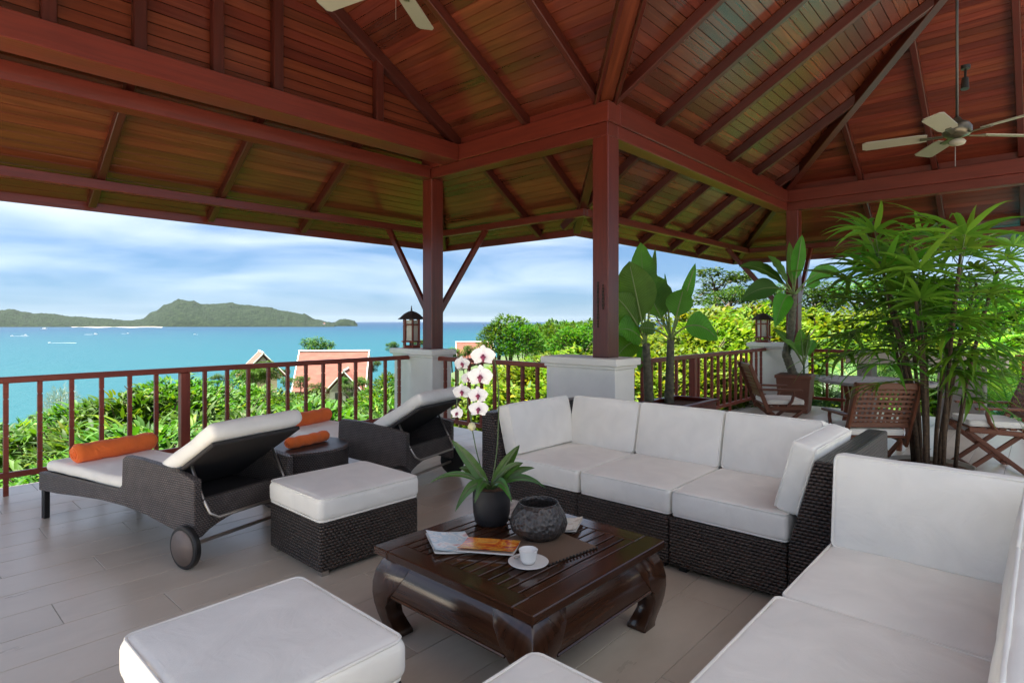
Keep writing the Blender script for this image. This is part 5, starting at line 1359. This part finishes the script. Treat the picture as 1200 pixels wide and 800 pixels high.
for u, v, d, w in ((490, 395, 95, 26), (462, 398, 100, 22), (505, 398, 90, 20), (478, 402, 85, 24), (530, 405, 70, 30), (548, 402, 60, 26), (436, 420, 80, 24), (332, 430, 85, 20), (285, 428, 75, 20), (236, 442, 80, 26), (210, 448, 100, 30), (256, 436, 66, 22), (404, 440, 60, 18), (180, 452, 90, 24), (352, 438, 62, 26), (372, 446, 58, 26), (424, 440, 60, 26), (408, 448, 55, 24), (336, 440, 64, 22), (312, 428, 68, 24), (296, 432, 66, 22)):
    tree(pr.choice((0, 1, 3)), u, v, d, w, 'small tree on the slope between the houses and the terrace', 'trees on the slope down to the sea')
for k in range(26):
    d = pr.uniform(170, 380); u = pr.uniform(-40, 330); p = at_depth(u, 376, d); z = ground_z(p.x, p.y)
    s = pr.uniform(1.0, 1.5); var = pr.choice((0, 1)); t = empty('broadleaf_tree', (p.x, p.y, z-1), pr.uniform(0, 6), 'small tree on the slope between the houses and the terrace', 'tree', 'trees on the slope down to the sea'); t.scale = (s, s, s)
    link('trunk', TR[var][0], t); link('crown', TR[var][1], t)
for u, v, d, w in ((1010, 318, 34, 90), (1075, 322, 36, 90), (1140, 316, 34, 100), (1195, 318, 32, 90), (955, 322, 38, 80), (905, 328, 34, 50)):
    tree(pr.choice((0, 1)), u, v, d, w, 'broad tree on the rising garden behind the dining end', 'trees on the rising garden')
# feathery shore pine seen through the railing
t0 = shrub_mesh('foliage', 1.3, 4, 1500, .5, .02, M['leaf_grey'], 77, .3, .5)
for u, v, d in ((70, 450, 60), (62, 458, 64), (82, 455, 62)):
    x, y, z = top_at(u, v, d, 4); t = empty('feathery_pine', (x, y, z), 0, 'feathery grey-green pine seen through the railing against the sea', 'tree', 'feathery pines above the beach'); link('crown', t0, t); link('trunk', stems_mesh(.4, 3.6, 3, 5), t)
# palms by the far railing
def frond_mesh(L, n, ll, seed, mat):
    r = random.Random(seed); mb = MB(); P_ = []
    d = Vector((math.cos(1.0), 0, math.sin(1.0))); p = Vector((0, 0, 0)); seg = 14
    for i in range(seg+1):
        P_.append(p.copy()); d = (d+Vector((0, 0, -.115))).normalized(); p = p+d*L/seg
    mb.path(P_, [.014*(1-.8*i/seg)+.002 for i in range(seg+1)], 5)
    for k in range(n):
        s = .18+.82*k/n; i = min(seg-1, int(s*seg)); q = P_[i].lerp(P_[i+1], s*seg-i); t_ = (P_[i+1]-P_[i]).normalized()
        for sg in (-1, 1):
            dd = (t_*.75+Vector((0, sg, .25))*1.0).normalized(); blade(mb, q, dd, t_.cross(dd).cross(dd), ll*math.sin(PI*(.12+.8*s))*r.uniform(.9, 1.1), .035, .6, 3, .15, .6)
    return leafmesh(mb, 'frond', mat)
FR = [frond_mesh(2.0, 34, .50, 1, M['leaf_dark']), frond_mesh(1.8, 30, .45, 2, M['leaf_palm']), frond_mesh(2.0, 34, .5, 3, M['leaf_yellow'])]
def areca(u, v, d, H, label, n=11, kind=0):
    p = at_depth(u, v, d); t = empty('areca_palm', (p.x, p.y, p.z-H), pr.uniform(0, 6), label, 'palm', 'areca palms beyond the far railing')
    mb = MB()
    for k in range(3): mb.path([(.1*math.cos(k*2), .1*math.sin(k*2), -.6), (.14*math.cos(k*2), .14*math.sin(k*2), H*.35)], [.04, .03], 7)
    mb.build('trunk', M['trunk_ring'], t, smooth=True)
    for k in range(n):
        o = link('frond', FR[kind], t, loc=(.08*math.cos(k*2.4), .08*math.sin(k*2.4), H*.3), rot=(0, pr.uniform(-.5, .35), k*2.4)); s = pr.uniform(.8, 1.1)*H/2.2; o.scale = (s, s, s)
areca(966, 398, 12.2, 2.2, 'dark feathery palm right behind the short far railing')
areca(1000, 405, 12.6, 2.2, 'dark feathery palm behind the left end of the stone counter')
areca(1058, 395, 13.0, 2.4, 'dark feathery palm behind the middle of the stone counter')
areca(1185, 405, 11.8, 2.2, 'dark feathery palm behind the right end of the stone counter')
areca(1160, 365, 13.5, 2.6, 'sunlit yellow-green palm above the right end of the stone counter', 11, 2)
areca(1120, 372, 14.5, 2.6, 'green palm above the middle of the stone counter', 11, 1)
areca(1215, 380, 12.5, 2.4, 'green palm at the garden edge past the stone counter', 11, 1)

# ================================================================ the red-roofed houses down the slope
def tile_roof():
    m, t, b = newmat('red_roof_tile'); uv = N(t, 'ShaderNodeUVMap'); w = N(t, 'ShaderNodeTexWave', i_Scale=1.6, i_Distortion=.3); w.bands_direction = 'X'; t.links.new(uv.outputs[0], w.inputs['Vector'])
    n = N(t, 'ShaderNodeTexNoise', i_Scale=1.5, i_Detail=6.0); t.links.new(uv.outputs[0], n.inputs['Vector'])
    c_ = ramp(t, n.outputs[0], [(.3, (.17, .050, .030)), (.7, (.27, .090, .056))]); t.links.new(mixc(t, 1.0, c_, ramp(t, w.outputs[0], [(0, .55), (1, 1.12)]), 'MULTIPLY'), b.inputs['Base Color']); b.inputs['Roughness'].default_value = .8; bump(t, w.outputs[0], b, .05); return m
RT = tile_roof(); cream = plain('cream_wall', (.62, .55, .45), .85); ridge = plain('white_ridge', (.75, .72, .66), .8); dark = plain('dark_glass', (.03, .03, .035), .2)
def gable(parent, x0, x1, y, hw, zr, ze, axis='x', nm='roof'):
    """saddle roof, ridge from x0 to x1 at height zr; eaves at y +- hw, height ze"""
    mb = MB(); th = .25
    def P3(a, b_, z): return (a, b_, z) if axis == 'x' else (b_, a, z)
    for s in (-1, 1):
        vs = [P3(x0, y, zr), P3(x1, y, zr), P3(x1, y+s*hw, ze), P3(x0, y+s*hw, ze)]
        vs += [(a, b_, z+th) for a, b_, z in vs]
        mb.add(vs, [(0, 1, 2, 3), (4, 7, 6, 5), (0, 4, 5, 1), (1, 5, 6, 2), (2, 6, 7, 3), (3, 7, 4, 0)], [[(0, 0), (x1-x0, 0), (x1-x0, 5), (0, 5)]]*2+[[(0, 0)]*4]*4)
    r = mb.build(nm, RT, parent)
    mb = MB(); mb.path([P3(x0-.1, y, zr+th+.05), P3(x1+.1, y, zr+th+.05)], .11, 6); mb.build('ridge_cap', ridge, r)
    mb = MB(); mb.prism([P3(x0+.5, y, zr-.15), P3(x0+.5, y+hw-.5, ze+.1), P3(x0+.5, y-hw+.5, ze+.1)], (Vector(P3(x1, 0, 0))-Vector(P3(x0, 0, 0))).normalized()*(x1-x0-1.0)); mb.build('gable_wall', cream, r)
    for xx in (x0, x1):
        mb = MB()
        for s in (-1, 1): mb.path([P3(xx, y, zr+th), P3(xx, y+s*hw, ze+th)], .075, 5)
        mb.build('barge_board', ridge, r)
    return r
def house(label, u, v, d, rz, W_, parts):
    p = at_depth(u, v, d); t = empty('red_roofed_house', (p.x, p.y, p.z), rz, label, 'house', 'red-roofed houses down the slope')
    for a in parts: a(t)
    return t
face = math.atan2(BC, BS)             # heading of the camera
def main_house(t):
    W_ = 8.3
    mb = MB(); mb.box(-W_/2+.4, -2.6, -9, W_/2-.4, 2.6, -3.0); mb.build('wall', cream, t)
    gable(t, -W_/2, W_/2, 0, 4.2, -.2, -4.6)
    gable(t, -5.9, -.5, 1.9, 2.0, -2.2, -4.4, 'y', 'front_roof')
    mb = MB(); mb.prism([(.3, -5.4, -8), (3.5, -5.4, -8), (3.5, -5.4, -4.1), (1.9, -5.4, -2.4), (.3, -5.4, -4.1)], (0, 3.0, 0)); mb.build('front_wall', cream, t)
    for x in (.9, 2.1): 
        mb = MB(); mb.box(x, -5.46, -5.8, x+.8, -5.4, -4.4); f_ = mb.build('window', dark, t); mb = MB(); mb.box(x-.08, -5.50, -5.88, x+.88, -5.44, -5.8); mb.build('sill', ridge, f_)
    for x in (-3.2, -1.8):
        mb = MB(); mb.box(x, -2.66, -5.4, x+.9, -2.6, -3.9); mb.build('window', dark, t)
house('house with a long red tiled roof and white ridge beyond the railing', 392, 412, 72, face-PI/2+R(8), 8, (main_house,))
def small_house(t):
    mb = MB(); mb.box(-2.6, -1.6, -7, 2.6, 1.6, -2.4); mb.build('wall', cream, t)
    gable(t, -3.1, 3.1, 0, 2.8, -.2, -3.2)
    mb = MB(); mb.box(-.5, -1.66, -4.6, .5, -1.6, -3.2); mb.build('window', dark, t)
house('small red roofed house with overgrown gable left of the long roof', 306, 413, 74, face-PI/2+R(-62), 5, (small_house,))
house('low red roof near the sea past the braced column', 556, 401, 130, face-PI/2+R(10), 8, (main_house,))
# shrubs climbing over the small gable
for u, v, d in ((296, 424, 70), (312, 420, 70), (283, 428, 70)):
    x, y, z = top_at(u, v, d, 2.6); plant('leafy_bush', 'bush', x, y, z, 1.5, 'rounded small-leaved green bush on the slope below the railing', 'bush', 'green bushes on the slope below the railing')
# pool beyond the far railing, unseen pale slabs added behind and beside the pavilion to bounce sunlight in
mb = MB(); mb.box(-16, -14, -.25, -2.21, 9, -.012); mb.build('bounce_slab_side', plain('pale_bounce', (.52, .48, .41), .8), kind='structure')
mb = MB(); mb.box(-2.209, -14, -.25, 13.5, -4.21, -.012); mb.build('bounce_slab_back', plain('pale_bounce_back', (.52, .48, .41), .8), kind='structure')
mb = MB(); mb.box(12.6, -3.5, -1.6, 18, 1.1, -.55); mb.build('pool_water', plain('teal_water', (.03, .30, .27), .12, noise_amt=.1, noise_scale=2), kind='structure')
mb = MB()
for a in ((12.3, -3.8, 18.3, -3.502), (12.3, 1.102, 18.3, 1.4), (12.3, -3.5, 12.598, 1.1), (18.002, -3.5, 18.3, 1.1)): mb.box(a[0], a[1], -1.7, a[2], a[3], -.42)
mb.build('pool_edge', M['stone'], kind='structure')

# ================================================================ the air over the bay
hm = bpy.data.materials.new('sea_air'); hm.use_nodes = True; ht = hm.node_tree; ht.nodes.clear()
ho = ht.nodes.new('ShaderNodeOutputMaterial'); pv = ht.nodes.new('ShaderNodeVolumePrincipled')
pv.inputs['Color'].default_value = (.80, .88, 1.0, 1); pv.inputs['Density'].default_value = 4e-6; pv.inputs['Anisotropy'].default_value = .2
ht.links.new(pv.outputs[0], ho.inputs['Volume'])
mb = MB(); mb.box(-36000, -36000, SEA-4, 36000, 36000, 300); mb.build('haze', hm, kind='stuff')
